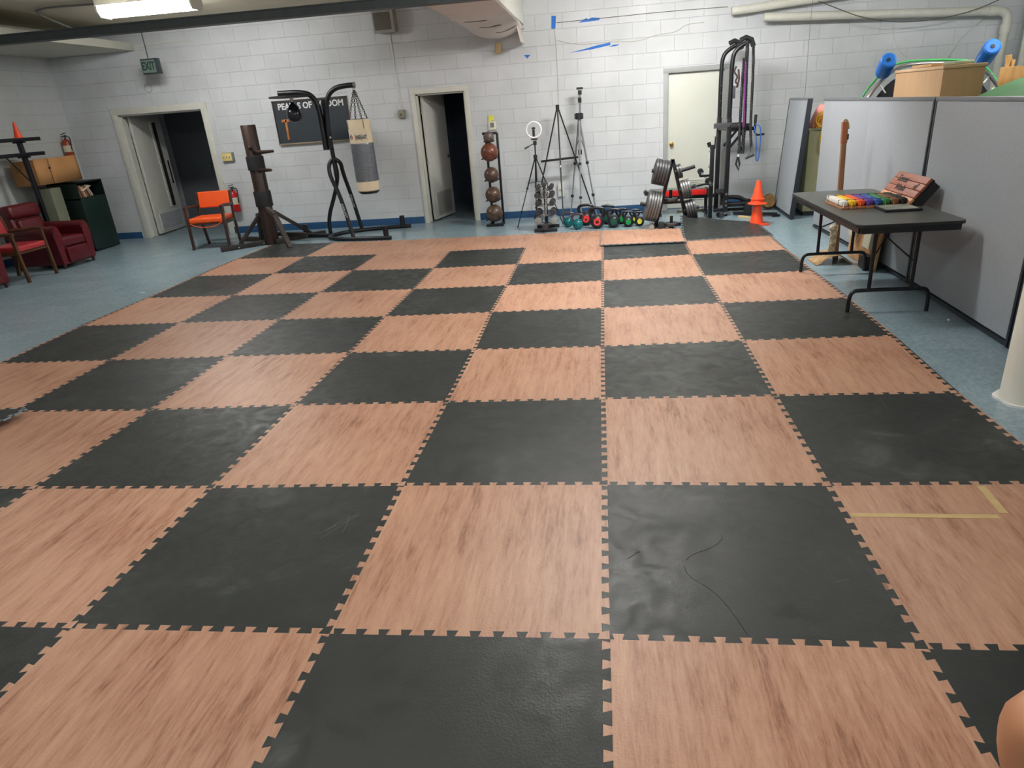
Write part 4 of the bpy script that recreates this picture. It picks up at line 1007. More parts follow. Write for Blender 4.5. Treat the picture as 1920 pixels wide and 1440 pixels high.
# easel
t = thing('display_easel', 'tall black three legged easel leaning by the wall behind the dumbbell rack', 'easel', (-0.65, 9.1, FZ))
ap = (-0.645, 9.2, 1.64)
for f in ((-1.10, 9.3, FZ), (-0.12, 9.25, FZ), (-0.60, 8.72, FZ)):
    l = obj('leg', B().bar(ap, f, 0.02, 0.02), M_black, t)
    obj('joint', B().cyl(Vector(ap).lerp(Vector(f), 0.5), Vector(ap).lerp(Vector(f), 0.52), 0.016), M_chrome, l)
obj('support_bar', B().bar((-0.93, 9.17, 0.87), (-0.36, 9.17, 0.90), 0.035, 0.03), M_black, t)
obj('top_cap', B().cyl((-0.645, 9.2, 1.60), (-0.645, 9.2, 1.655), 0.026), M_blk2, t)
# silver tripod
t = thing('camera_tripod', 'tall silver camera tripod with black head against the wall', 'tripod', (-0.33, 9.2, FZ))
hub = (-0.33, 9.24, 1.47)
M_alu = mat('satin_aluminium', (142, 144, 148), 0.35, 0.3, var=0.1)
leg3(t, hub, [(-0.52, 9.33, FZ), (-0.10, 9.33, FZ), (-0.34, 8.98, FZ)], 0.014, 0.010, M_alu)
obj('shoulder', B().cyl((-0.33, 9.24, 1.43), (-0.33, 9.24, 1.52), 0.045).box((-0.375, 9.24, 1.475), (0.04, 0.04, 0.08), bev=0.006).box((-0.285, 9.24, 1.475), (0.04, 0.04, 0.08), bev=0.006), M_blk2, t)
obj('centre_column', B().cyl((-0.33, 9.24, 0.98), (-0.305, 9.24, 1.80), 0.015), M_alu, t)
obj('column_collar', B().cyl((-0.33, 9.24, 0.93), (-0.33, 9.24, 1.0), 0.03).cyl((-0.31, 9.24, 1.66), (-0.31, 9.24, 1.73), 0.026), M_blk2, t)
obj('brace', B().cyl((-0.33, 9.24, 1.18), (-0.24, 9.27, 0.97), 0.006).cyl((-0.33, 9.24, 1.18), (-0.41, 9.27, 0.97), 0.006), M_chrome, t)
obj('tripod_head', B().box((-0.305, 9.24, 1.80), (0.055, 0.06, 0.06), bev=0.008).box((-0.305, 9.235, 1.855), (0.095, 0.08, 0.03), bev=0.006), M_blk2, t)

# ---------------------------------------------------------------- dumbbell rack
M_iron = mat('cast_iron_grey', (60, 60, 63), 0.42, 0.1, var=0.15)
M_iron2 = mat('chipped_silver', (170, 172, 172), 0.4, 0.5, var=0.15)
t = thing('dumbbell_rack', 'dark upright dumbbell tree with a base of two bars, draped with chain', 'rack', (-0.82, 8.25, FZ))
obj('base_bar', B().bar((-0.985, 8.06, FZ + 0.022), (-0.655, 8.06, FZ + 0.022), 0.05, 0.044, bev=0.004), M_blk2, t)
obj('base_bar', B().bar((-0.975, 8.42, FZ + 0.022), (-0.645, 8.42, FZ + 0.022), 0.05, 0.044, bev=0.004), M_blk2, t)
obj('base_rail', B().bar((-0.82, 8.06, FZ + 0.03), (-0.82, 8.42, FZ + 0.03), 0.05, 0.04), M_blk2, t)
obj('column', B().bar((-0.82, 8.27, 0.02), (-0.82, 8.27, 0.63), 0.045, 0.045), M_blk2, t)
lv = [0.10, 0.235, 0.365, 0.475, 0.58]
for z in lv:
    for s in (-1, 1):
        obj('cradle', B().bar((-0.82, 8.17, z - 0.035), (-0.82 + s * 0.12, 8.17, z - 0.015), 0.012, 0.02).bar((-0.82, 8.34, z - 0.035), (-0.82 + s * 0.12, 8.34, z - 0.015), 0.012, 0.02).bar((-0.82, 8.17, z - 0.035), (-0.82, 8.34, z - 0.035), 0.02, 0.02), M_grey, t)
def dumbbell(c, r, m, label, L=0.26):
    o = thing('dumbbell', label, 'dumbbell', c, 'dumbbells on the upright rack')
    hx = lambda y0, y1, rr: B().cyl((c[0], y0, c[2]), (c[0], y1, c[2]), rr, rr, 6)
    hl = r * 1.25
    for s in (-1, 1):
        b = B().cyl((c[0], c[1] + s * L / 2, c[2]), (c[0], c[1] + s * (L / 2 - hl), c[2]), r * 0.93, r, 6)
        bmesh.ops.rotate(b.bm, verts=b.bm.verts[:], cent=c, matrix=Matrix.Rotation(PI / 6, 3, 'Y'))
        bmesh.ops.bevel(b.bm, geom=b.bm.edges[:], offset=r * 0.12, segments=2, affect='EDGES', clamp_overlap=True)
        obj('head', b, m, o)
    obj('handle', B().cyl((c[0], c[1] - L / 2 + hl, c[2]), (c[0], c[1] + L / 2 - hl, c[2]), 0.014), M_chrome, o)
    return o
rad = [0.058, 0.050, 0.047, 0.044, 0.037]
nm = ['bottom', 'second lowest', 'middle', 'second highest', 'top']
for i, z in enumerate(lv):
    for s in (-1, 1):
        dumbbell((-0.82 + s * (0.11 - 0.004 * i + (0.012 if i == 3 and s < 0 else 0)), 8.25, z + (0.03 if i == 0 else 0.012)), rad[i], M_iron2 if i == 0 else M_iron, '%s hex dumbbell on the %s side of the dumbbell rack, %s level' % ('silver' if i == 0 else 'dark grey', 'left' if s < 0 else 'right', nm[i]))
dumbbell((-0.82, 8.02, 0.068), 0.048, M_iron, 'dark hex dumbbell standing out in front at the foot of the dumbbell rack', 0.2)
b = B().box((-0.82, 8.23, 0.62), (0.10, 0.1, 0.06), bev=0.01)
obj('top_block', b, M_iron, t)
b = B().cyl((-0.82, 8.20, 0.505), (-0.82, 8.10, 0.505), 0.052, 0.052, 6)
obj('front_block', b, M_iron, t)
b = B()
for dx, z0, z1 in ((-0.03, 0.58, 0.2), (0.025, 0.6, 0.24)):
    chain_pts(b, (-0.82 + dx, 8.11, z0), (-0.82 + dx * 0.5, 8.06, z1), 0.042, 0.0038, 0.0115)
chain_pts(b, (-0.855, 8.11, 0.58), (-0.87, 8.2, 0.63), 0.042, 0.0038, 0.0115)
chain_pts(b, (-0.79, 8.11, 0.6), (-0.78, 8.2, 0.63), 0.042, 0.0038, 0.0115)
tag(obj('steel_chain', b, M_iron2, loc=(-0.82, 8.1, 0.4)), 'silver chain hanging down the front of the dumbbell rack', 'chain')

# ---------------------------------------------------------------- kettlebells
def kettlebell(c, h, m_body, disc, label, num=None, teal=False):
    """c: base centre; h total height; faces -y"""
    o = thing('kettlebell', label, 'kettlebell', (c[0], c[1], FZ), 'kettlebells on the floor')
    r = h * (0.335 if not teal else 0.34); zc = FZ + r * 0.93
    M = Matrix.Translation((c[0], c[1], zc))
    k = 14; pf = [(0, -r * 0.93), (r * 0.42, -r * 0.93)] + [(r * math.cos(a), r * math.sin(a)) for a in [-1.12 + (1.12 + 1.4) * i / k for i in range(k + 1)]] + [(0, r)]
    obj('bell', B().lathe(pf, M, 28), m_body, o, sharp=50)
    hr = h * 0.066
    w = h * 0.34
    z0 = zc + r * 0.45; zt = FZ + h - hr
    P0 = smooth_path([(c[0] - r * 0.62, c[1], z0), (c[0] - w * 1.08, c[1], z0 + (zt - z0) * 0.6), (c[0] - w * 0.86, c[1], zt), (c[0] + w * 0.86, c[1], zt), (c[0] + w * 1.08, c[1], z0 + (zt - z0) * 0.6), (c[0] + r * 0.62, c[1], z0)], 3)
    obj('handle', B().tube(P0, hr, 10), M_black if not teal else mat('worn_handle', (70, 52, 54), 0.35), o)
    if disc:
        dr = r * 0.5
        d = obj('colour_disc', B().lathe([(0, 0.006), (dr, 0.004), (dr, -0.02), (0, -0.02)], Matrix.Translation((c[0], c[1] - r * 0.93, zc + r * 0.08)) @ Matrix.Rotation(PI / 2, 4, 'X'), 22), disc, o)
        if num: text('number_lettering', num, dr * 1.0, basis((1, 0, 0), (0, 0, 1), (c[0], c[1] - r * 0.93 - 0.007, zc + r * 0.08)), M_black, d, ext=0.0015, bold=0.002)
    return o
M_kb = mat('kettlebell_black', (32, 34, 40), 0.4, var=0.2)
M_teal = mat('kettlebell_teal', (10, 100, 104), 0.18, var=0.1)
D_red = mat('disc_red', (236, 62, 62), 0.5, var=0.04); D_green = mat('disc_green', (26, 150, 70), 0.5, var=0.04); D_dg = mat('disc_dark_green', (20, 84, 62), 0.5, var=0.05); D_yel = mat('disc_yellow', (226, 220, 62), 0.5, var=0.04)
kettlebell((-0.365, 8.15), 0.225, M_teal, None, 'glossy teal kettlebell, front one of the two', teal=True)
kettlebell((-0.51, 8.38), 0.22, M_teal, None, 'teal kettlebell behind the other teal one, nearest the dumbbell rack', teal=True)
kettlebell((-0.085, 8.15), 0.305, M_kb, D_red, 'largest black kettlebell with red disc, in the front row', '20')
kettlebell((-0.25, 8.46), 0.31, M_kb, D_red, 'big black kettlebell with red disc, partly hidden in the back row', None)
kettlebell((0.15, 8.15), 0.27, M_kb, D_dg, 'medium black kettlebell with dark green disc in the front row')
kettlebell((0.06, 8.47), 0.28, M_kb, D_dg, 'black kettlebell hidden behind the one with dark green disc')
kettlebell((0.355, 8.15), 0.225, M_kb, D_green, 'small black kettlebell with bright green disc in the front row')
kettlebell((0.27, 8.42), 0.23, M_kb, D_green, 'black kettlebell with bright green disc partly hidden in the back row')
kettlebell((0.515, 8.17), 0.205, M_kb, D_yel, 'smallest black kettlebell with yellow disc at the right end')
kettlebell((0.46, 8.42), 0.205, M_kb, D_yel, 'small black kettlebell with yellow disc partly hidden in the back row')
# ---------------------------------------------------------------- weight plate tree
M_plate = mat('weight_plate_iron', (78, 78, 80), 0.38, 0.35, var=0.2, scale=14)
M_plate2 = mat('weight_plate_chipped', (112, 112, 112), 0.4, 0.4, var=0.25, scale=14)
t = thing('plate_tree', 'black A shaped weight plate tree beside the kettlebells', 'plate tree', (0.93, 7.9, FZ))
apx = Vector((0.94, 7.9, 0.885)); fl = Vector((0.725, 7.9, 0.03)); fr = Vector((1.15, 7.9, 0.03))
obj('frame_leg', B().bar(fl, apx, 0.045, 0.03, bev=0.003, up=(0, 1, 0)), M_black, t)
obj('frame_leg', B().bar(fr, apx, 0.045, 0.03, bev=0.003, up=(0, 1, 0)), M_black, t)
obj('base_bar', B().bar((0.70, 7.72, FZ + 0.02), (0.70, 8.15, FZ + 0.02), 0.05, 0.04).bar((1.17, 8.0, FZ + 0.02), (1.17, 8.15, FZ + 0.02), 0.05, 0.04).bar((0.7, 8.0, FZ + 0.02), (1.17, 8.05, FZ + 0.02), 0.04, 0.04), M_black, t)
obj('base_block', B().box((0.79, 7.74, 0.045), (0.12, 0.09, 0.11), bev=0.02, taper=(0.5, 0.8)), M_blk2, t)
obj('cross_brace', B().bar((0.80, 7.93, 0.32), (1.08, 7.93, 0.32), 0.03, 0.03), M_black, t)
nL = Vector((-(apx - fl).z, 0, (apx - fl).x)).normalized(); nR = Vector(((apx - fr).z, 0, -(apx - fr).x)).normalized()
def plate_mesh(r, th):
    b = B()
    pf = [(0.027, -th / 2), (0.045, -th / 2), (0.05, -th * 0.3), (r * 0.8, -th * 0.25), (r * 0.86, -th / 2), (r * 0.97, -th / 2), (r, -th * 0.38), (r, th * 0.38), (r * 0.97, th / 2), (r * 0.86, th / 2), (r * 0.8, th * 0.25), (0.05, th * 0.3), (0.045, th / 2), (0.027, th / 2)]
    b.lathe(pf, Matrix.Rotation(PI / 2, 4, 'Y'), 44, closed=True)
    return b
ORD = ['outermost', 'second from outside', 'third from outside', 'fourth from outside', 'fifth from outside', 'innermost']
def stack(base, nrm, off, n, r, th, m, lab, peg):
    base = Vector(base)
    obj('peg', B().cyl(base, base + nrm * peg, 0.024, 0.024, 16), M_blk2, t)
    obj('peg_collar', B().cyl(base, base + nrm * 0.015, 0.035, 0.035, 16), M_black, t)
    proto = None
    rot = Vector((1, 0, 0)).rotation_difference(nrm).to_euler()
    for i in range(n):
        c = base + nrm * (off + th * (i + 0.5))
        k = n - 1 - i
        nmz = ORD[k] if k < n - 1 else 'innermost'
        label = 'round iron weight plate on the %s peg of the plate tree, %s' % (lab, nmz)
        if proto is None:
            o = obj('weight_plate', plate_mesh(r, th - 0.003), m); proto = o
        else:
            o = proto.copy(); COL.objects.link(o)
        o.location = c; o.rotation_euler = rot
        tag(o, label, 'weight plate', 'weight plates on the ' + lab + ' peg')
def on_leg(f, a, z): return f.lerp(a, (z - f.z) / (a.z - f.z))
stack(on_leg(fl, apx, 0.70), nL, 0.02, 5, 0.168, 0.037, M_plate, 'upper left', 0.235)
stack(on_leg(fl, apx, 0.265), nL, 0.015, 5, 0.205, 0.036, M_plate2, 'lower left', 0.28)
stack(on_leg(fr, apx, 0.715), nR, 0.015, 2, 0.092, 0.033, M_plate, 'upper right', 0.26)
stack(on_leg(fr, apx, 0.475), nR, 0.015, 4, 0.125, 0.032, M_plate2, 'middle right', 0.19)
stack(on_leg(fr, apx, 0.20), nR, 0.02, 4, 0.135, 0.034, M_plate, 'lower right', 0.2)
obj('upright_pin', B().cyl((0.925, 7.78, FZ + 0.03), (0.925, 7.78, 0.165), 0.021).cyl((0.925, 7.78, FZ + 0.0), (0.925, 7.78, FZ + 0.03), 0.035), M_black, t)
b = plate_mesh(0.095, 0.04)
o = obj('weight_plate', b, M_plate); o.location = (0.925, 7.78, 0.055); o.rotation_euler = (0, PI / 2, 0)
tag(o, 'small weight plate lying flat on an upright pin at the foot of the plate tree', 'weight plate', None)
obj('upright_pin', B().cyl((0.925, 7.93, 0.33), (0.925, 7.93, 0.49), 0.021), M_black, t)
o2 = o.copy(); COL.objects.link(o2); o2.location = (0.925, 7.93, 0.362); o2['label'] = 'small weight plate lying flat halfway up inside the plate tree'
M_foamw = mat('white_foam', (232, 232, 228), 0.6, var=0.03)
dumb = dumbbell((0.65, 7.72, 0.035), 0.045, M_iron2, 'small silver dumbbell on the floor at the left foot of the plate tree', 0.18)
dumb['group'] = 'loose dumbbells'

# ---------------------------------------------------------------- weight bench
t = thing('weight_bench', 'flat weight bench with red sided pad behind the plate tree', 'bench', (1.12, 9.02, FZ))
M_redv = mat('red_vinyl', (206, 36, 34), 0.3, var=0.06)
obj('pad', B().box((1.12, 9.02, 0.315), (0.84, 0.26, 0.085), bev=0.02), M_redv, t)
obj('pad_top', B().box((1.12, 9.02, 0.361), (0.80, 0.235, 0.016), bev=0.006), M_grey, t, label='grey top surface')
b = B().bar((0.75, 9.02, 0.24), (1.7, 9.02, 0.24), 0.05, 0.05)
for x in (0.86, 1.55): b.bar((x, 9.02, 0.24), (x, 9.02, FZ), 0.045, 0.045).bar((x, 8.85, FZ + 0.02), (x, 9.2, FZ + 0.02), 0.045, 0.04)
obj('bench_frame', b, M_black, t)
obj('leg_roller', B().cyl((1.56, 8.9, 0.31), (1.56, 9.14, 0.31), 0.05, 0.05, 20), M_blk2, t)
obj('end_roller', B().cyl((0.655, 8.93, 0.33), (0.655, 9.11, 0.33), 0.033, 0.033, 18).cyl((0.655, 9.02, 0.33), (0.76, 9.02, 0.33), 0.02), M_blk2, t)

# ---------------------------------------------------------------- squat stand and barbell
t = thing('squat_stand', 'short black squat stand post with hooks in front of the tall rack', 'stand', (1.52, 8.35, FZ))
obj('post', B().bar((1.52, 8.35, FZ), (1.52, 8.35, 1.0), 0.055, 0.055, bev=0.004), M_black, t)
obj('fork_hook', B().bar((1.485, 8.35, 0.98), (1.465, 8.35, 1.04), 0.012, 0.05).bar((1.55, 8.35, 0.95), (1.555, 8.35, 1.11), 0.012, 0.05).bar((1.485, 8.35, 0.98), (1.55, 8.35, 0.98), 0.014, 0.05), M_black, t)
b = B()
for z in (0.92, 0.72, 0.52): b.cyl((1.495, 8.35, z), (1.475, 8.35, z + 0.004), 0.012)
obj('side_pin', b, M_chrome, t)
obj('foot_bar', B().bar((1.52, 8.2, FZ + 0.02), (1.52, 8.75, FZ + 0.02), 0.05, 0.04), M_black, t)
obj('catch_arm', B().bar((1.36, 8.36, 0.60), (1.52, 8.36, 0.60), 0.03, 0.03).bar((1.365, 8.36, 0.60), (1.365, 8.36, 0.65), 0.03, 0.02), M_black, t)
t2 = thing('barbell', 'silver barbell leaning through the squat stand above the red bench', 'barbell', (1.45, 8.5, 0.55))
obj('bar_shaft', B().cyl((1.42, 8.75, 0.625), (1.50, 8.28, 0.50), 0.013), M_chrome, t2)
obj('collar', B().cyl((1.418, 8.765, 0.628), (1.424, 8.725, 0.616), 0.042, 0.042, 20), M_blk2, t2)
obj('collar', B().cyl((1.484, 8.38, 0.527), (1.490, 8.34, 0.516), 0.048, 0.048, 20), M_blk2, t2)
obj('sleeve_end', B().cyl((1.490, 8.34, 0.516), (1.508, 8.235, 0.488), 0.024), M_chrome, t2)
t3 = thing('safety_bar', 'thin horizontal black bar with silver ring between plate tree and squat stand', 'bar', (1.35, 8.2, 0.5))
obj('bar_rod', B().cyl((1.26, 8.1, 0.495), (1.50, 8.31, 0.50), 0.014), M_black, t3)
obj('ring', B().cyl((1.255, 8.095, 0.495), (1.27, 8.108, 0.495), 0.028, 0.028, 18), M_chrome, t3)

# ---------------------------------------------------------------- tall pull up rack
t = thing('pull_up_rack', 'tall black pull up tower with curved top in front of the shut door', 'exercise tower', (1.75, 8.9, FZ))
Bx, By, Cx, Cy = 1.72, 9.15, 1.78, 8.65
for x, y in ((Bx, By), (Cx, Cy)):
    obj('upright', B().bar((x, y, FZ), (x, y, 1.32), 0.062, 0.062, bev=0.004), M_black, t)
    pts = [(x, y, 1.32), (x, y, 1.92)] + smooth_path([(x, y, 1.92), (x + 0.01, y, 2.12), (x + 0.08, y, 2.2), (x + 0.22, y, 2.27)], 2)[1:]
    obj('curved_top', B().tube(pts, 0.029, 12), M_black, t)
    obj('hand_grip', B().tube([(x + 0.09, y - 0.04, 2.28), (x + 0.16, y - 0.03, 2.31), (x + 0.24, y, 2.28), (x + 0.27, y + 0.01, 2.2)], 0.032, 12), M_blk2, t)
b = B()
for k in range(4): b.cyl((Bx - 0.0, By - 0.034, 1.45 + 0.1 * k), (Bx, By - 0.029, 1.45 + 0.1 * k), 0.008)
for z in (0.14, 0.2, 0.3): b.cyl((Cx, Cy - 0.04, z), (Cx, Cy - 0.028, z), 0.016)
obj('bolt', b, M_chrome, t)
obj('cross_bar', B().bar((Bx, By, 1.18), (Cx, Cy, 1.18), 0.05, 0.05).bar((Bx + 0.2, By, 2.25), (Cx + 0.2, Cy, 2.25), 0.04, 0.04).bar((Bx, By, 0.3), (Cx, Cy, 0.28), 0.05, 0.05), M_black, t)
obj('safety_catch', B().bar((Cx - 0.20, Cy - 0.03, 1.24), (Cx + 0.03, Cy - 0.03, 1.235), 0.03, 0.06, bev=0.004).bar((Cx - 0.2, Cy - 0.03, 1.20), (Cx - 0.2, Cy - 0.03, 1.26), 0.02, 0.06), mat('worn_steel', (70, 70, 74), 0.4), t)
for y in (By - 0.05, Cy - 0.03):
    obj('dip_arm', B().bar((Cx, y, 1.17), (Cx + 0.36, y, 1.17), 0.05, 0.05, bev=0.004), M_black, t)
    obj('arm_pad', B().box((Cx + 0.14, y, 1.215), (0.26, 0.11, 0.05), bev=0.015), M_blk2, t)
    obj('arm_brace', B().bar((Cx + 0.01, y, 0.93), (Cx + 0.2, y, 1.15), 0.032, 0.032), M_black, t)
obj('dip_handle', B().tube([(Cx + 0.35, Cy - 0.03, 1.33), (Cx + 0.345, Cy - 0.03, 1.12), (Cx + 0.38, Cy - 0.03, 1.08), (Cx + 0.48, Cy - 0.03, 1.085)], 0.014, 10), M_black, t)
obj('handle_grip', B().cyl((Cx + 0.35, Cy - 0.03, 1.345), (Cx + 0.347, Cy - 0.03, 1.23), 0.02), M_blk2, t)
obj('pivot_bracket', B().box((Bx + 0.08, By - 0.2, 0.27), (0.09, 0.1, 0.13), bev=0.01).box((Bx + 0.06, By - 0.25, 0.16), (0.07, 0.08, 0.1), bev=0.01), M_blk2, t)
obj('base_tube', B().tube(smooth_path([(1.80, 8.9, 0.215), (2.02, 8.9, 0.215), (2.10, 8.9, 0.15), (2.32, 8.9, 0.135)], 3), 0.032, 12), M_black, t)
obj('base_tube', B().tube([(1.80, 8.85, 0.12), (2.2, 8.85, 0.115)], 0.035, 12), M_black, t)
obj('base_tube', B().tube([(1.66, 8.95, 0.03), (2.22, 8.95, 0.03)], 0.024, 12), M_black, t)
obj('base_foot', B().bar((1.9, 8.62, FZ + 0.035), (2.45, 8.36, FZ + 0.035), 0.05, 0.04).box((2.44, 8.37, FZ + 0.015), (0.1, 0.08, 0.03)), M_black, t)
obj('weight_block', B().box((2.13, 8.8, 0.075), (0.1, 0.14, 0.14), bev=0.02), M_blk2, t)
def rope(pts, r, m, label, cat='rope', twist=True, name='gym_rope'):
    P0 = smooth_path(pts, 2)
    L = sum((b_ - a_).length for a_, b_ in zip(P0[:-1], P0[1:]))
    n = int(L / 0.02); q = []
    segs = [0]
    for a_, b_ in zip(P0[:-1], P0[1:]): segs.append(segs[-1] + (b_ - a_).length)
    def at_(s):
        for i in range(len(segs) - 1):
            if s <= segs[i + 1] or i == len(segs) - 2:
                return P0[i].lerp(P0[i + 1], (s - segs[i]) / max(1e-6, segs[i + 1] - segs[i]))
    b = B()
    if twist:
        for ph in (0, PI * 2 / 3, PI * 4 / 3):
            b.tube([at_(L * k / n) + Vector((math.cos(ph + k * 1.1), math.sin(ph + k * 1.1), 0)) * r * 0.5 for k in range(n + 1)], r * 0.55, 6)
    else:
        b.tube(P0, r, 8)
    return tag(obj(name, b, m, loc=P0[0]), label, cat)
rope([(1.93, 9.05, 2.24), (1.82, 8.98, 2.1), (1.82, 8.98, 1.8), (1.81, 8.98, 1.3)], 0.016, M_blk2, 'black twisted rope hanging from the rear curved top of the pull up tower')
rope([(1.96, 8.60, 2.24), (1.955, 8.56, 1.9), (1.96, 8.5, 1.3), (1.955, 8.5, 0.86)], 0.026, M_blk2, 'thickest black twisted rope in the middle of the pull up tower')
rope([(2.045, 8.64, 2.22), (2.055, 8.6, 1.9), (2.05, 8.55, 1.2), (2.07, 8.5, 0.92)], 0.02, M_blk2, 'black twisted rope at the outer right of the pull up tower')
rope([(1.93, 8.62, 2.06), (1.92, 8.6, 1.7), (1.90, 8.5, 1.2), (1.905, 8.5, 0.97)], 0.022, M_blk2, 'black twisted rope hanging just left of the purple band')
tag(obj('resistance_band', B().bar((1.935, 8.56, 2.02), (1.93, 8.44, 1.2), 0.006, 0.022, up=(0, 1, 0)).bar((1.945, 8.56, 2.02), (1.945, 8.44, 1.2), 0.006, 0.014, up=(0, 1, 0)), mat('purple_band', (126, 52, 128), 0.5), loc=(1.94, 8.5, 2.0)), 'purple resistance band hanging between ropes on the tower', 'resistance band')
tag(obj('resistance_band', B().tube(smooth_path([(2.12, 8.58, 1.22), (2.19, 8.56, 1.2), (2.2, 8.55, 1.05), (2.19, 8.55, 0.74), (2.15, 8.55, 0.74), (2.15, 8.56, 1.0), (2.11, 8.58, 1.2)], 2), 0.008, 8), mat('blue_band', (40, 92, 170), 0.5), loc=(2.15, 8.58, 1.22)), 'blue resistance band looped over the dip arm of the tower', 'resistance band')
t = thing('cable_handle', 'triangular black pull handle below the outer right rope', 'handle', (2.08, 8.5, 0.9))
obj('clip', B().cyl((2.07, 8.5, 0.94), (2.07, 8.5, 0.885), 0.016), M_chrome, t)
obj('stirrup', B().tube([(2.01, 8.5, 0.79), (2.07, 8.5, 0.885), (2.11, 8.5, 0.83)], 0.006, 6), M_chrome, t)
obj('grip', B().cyl((2.0, 8.5, 0.785), (2.115, 8.5, 0.83), 0.015), M_blk2, t)
t = thing('cable_handle', 'black strap handle hanging lowest under the tower ropes', 'handle', (1.9, 8.48, 0.8))
obj('clip', B().cyl((1.91, 8.48, 0.96), (1.90, 8.48, 0.86), 0.022), M_blk2, t)
obj('strap', B().cyl((1.90, 8.48, 0.86), (1.893, 8.48, 0.81), 0.01), M_foamw, t)
obj('grip', B().tube([(1.89, 8.48, 0.82), (1.87, 8.48, 0.72), (1.91, 8.48, 0.64), (1.92, 8.48, 0.72), (1.895, 8.48, 0.82)], 0.013, 8), M_blk2, t)
tag(obj('strap_bundle', B().tube(smooth_path([(1.83, 8.6, 1.97), (1.80, 8.6, 1.9), (1.86, 8.6, 1.84), (1.82, 8.6, 1.78), (1.87, 8.6, 1.74), (1.84, 8.6, 1.69), (1.88, 8.6, 1.8), (1.86, 8.6, 1.93)], 2), 0.012, 6), mat('brown_strap', (66, 46, 42), 0.6), loc=(1.84, 8.6, 1.9)), 'tangled brown straps hung on the front upright of the tower', 'straps')
tag(obj('spring_clamp', B().box((1.815, 8.60, 1.65), (0.035, 0.035, 0.16), bev=0.006), mat('worn_steel', (70, 70, 74), 0.4), loc=(1.82, 8.6, 1.65)), 'small grey clamp on the front upright of the tower', 'clamp')
# things lying around the tower foot
dumbbell((1.70, 8.50, 0.04), 0.038, M_iron, 'dark dumbbell with silver handle on the floor by the squat stand', 0.2)['group'] = 'loose dumbbells'
t = thing('curl_bar', 'short silver bar lying at the foot of the tall tower', 'bar', (1.8, 8.62, FZ))
obj('bar_rod', B().cyl((1.66, 8.5, 0.03), (1.88, 8.7, 0.035), 0.018), M_chrome, t)
obj('collar', B().cyl((1.66, 8.5, 0.03), (1.685, 8.522, 0.031), 0.035, 0.035, 16), M_blk2, t)
wood_l = mat('pale_lath', (206, 184, 132), 0.6, var=0.15, scale=8)
for i, (a_, b_) in enumerate((((1.85, 9.22, FZ + 0.012), (2.25, 9.18, FZ + 0.012)), ((1.15, 9.25, FZ + 0.012), (1.66, 9.28, FZ + 0.012)), ((1.95, 8.48, FZ + 0.012), (2.10, 8.28, FZ + 0.012)))):
    tag(obj('wood_lath', B().bar(a_, b_, 0.05, 0.02, up=(0, 0, 1)), wood_l, loc=a_), ['pale wooden lath on the floor right of the tall tower', 'pale wooden lath on the floor below the shut door', 'pale wooden lath on the floor behind the curled black mat'][i], 'wood strip')
t = thing('weight_sandwich', 'round rusty brown wooden disc standing on edge behind the cones', 'disc', (2.46, 8.95, 0.2))
obj('disc', B().cyl((2.46, 8.93, 0.13), (2.47, 9.0, 0.13), 0.095, 0.095, 30), mat('rusty_disc', (128, 96, 54), 0.8, var=0.45, scale=22), t)
obj('disc_back', B().cyl((2.47, 9.0, 0.10), (2.48, 9.05, 0.10), 0.11, 0.11, 30), mat('rusty_disc2', (104, 82, 58), 0.8, var=0.4, scale=18), t)
# cones
def cone(loc, h, label, base=True):
    t = thing('traffic_cone', label, 'traffic cone', loc)
    x, y, z = loc
    pf = [(0.0, h), (0.022, h), (0.026, h - 0.01), (0.075, 0.05), (0.083, 0.02), (0.083, 0.012)]
    obj('cone_body', B().lathe([(r if r < 0.03 else r * 1.08, zz + z) for r, zz in pf], Matrix.Translation((x, y, 0)), 32), M_cone, t)
    b = B().box((x, y, z + 0.01), (0.26, 0.26, 0.02), rot=(0, 0, 0.25), bev=0.008)
    if not base:
        b.bm.free(); b = B()
        b.lathe([(0.075, z + 0.0), (0.125, z + 0.0), (0.128, z + 0.006), (0.125, z + 0.012), (0.08, z + 0.02)], Matrix.Translation((x, y, 0)), 10, closed=True)
    obj('cone_base', b, M_cone, t)
    return t
cone((2.055, 7.79, FZ), 0.48, 'orange traffic cone standing on the floor under another cone, right of the curled mat')
cone((2.05, 7.79, 0.262), 0.30, 'orange traffic cone stacked on top of the floor standing cone', False)
b = B().lathe([(0.066, 0.325), (0.09, 0.322), (0.092, 0.33), (0.066, 0.338)], Matrix.Translation((2.05, 7.79, 0)), 20, closed=True)
tag(obj('cone_ring', b, M_cone, loc=(2.05, 7.79, 0.33)), 'thin orange rim of a third nested cone just above the middle of the stack', 'cone')

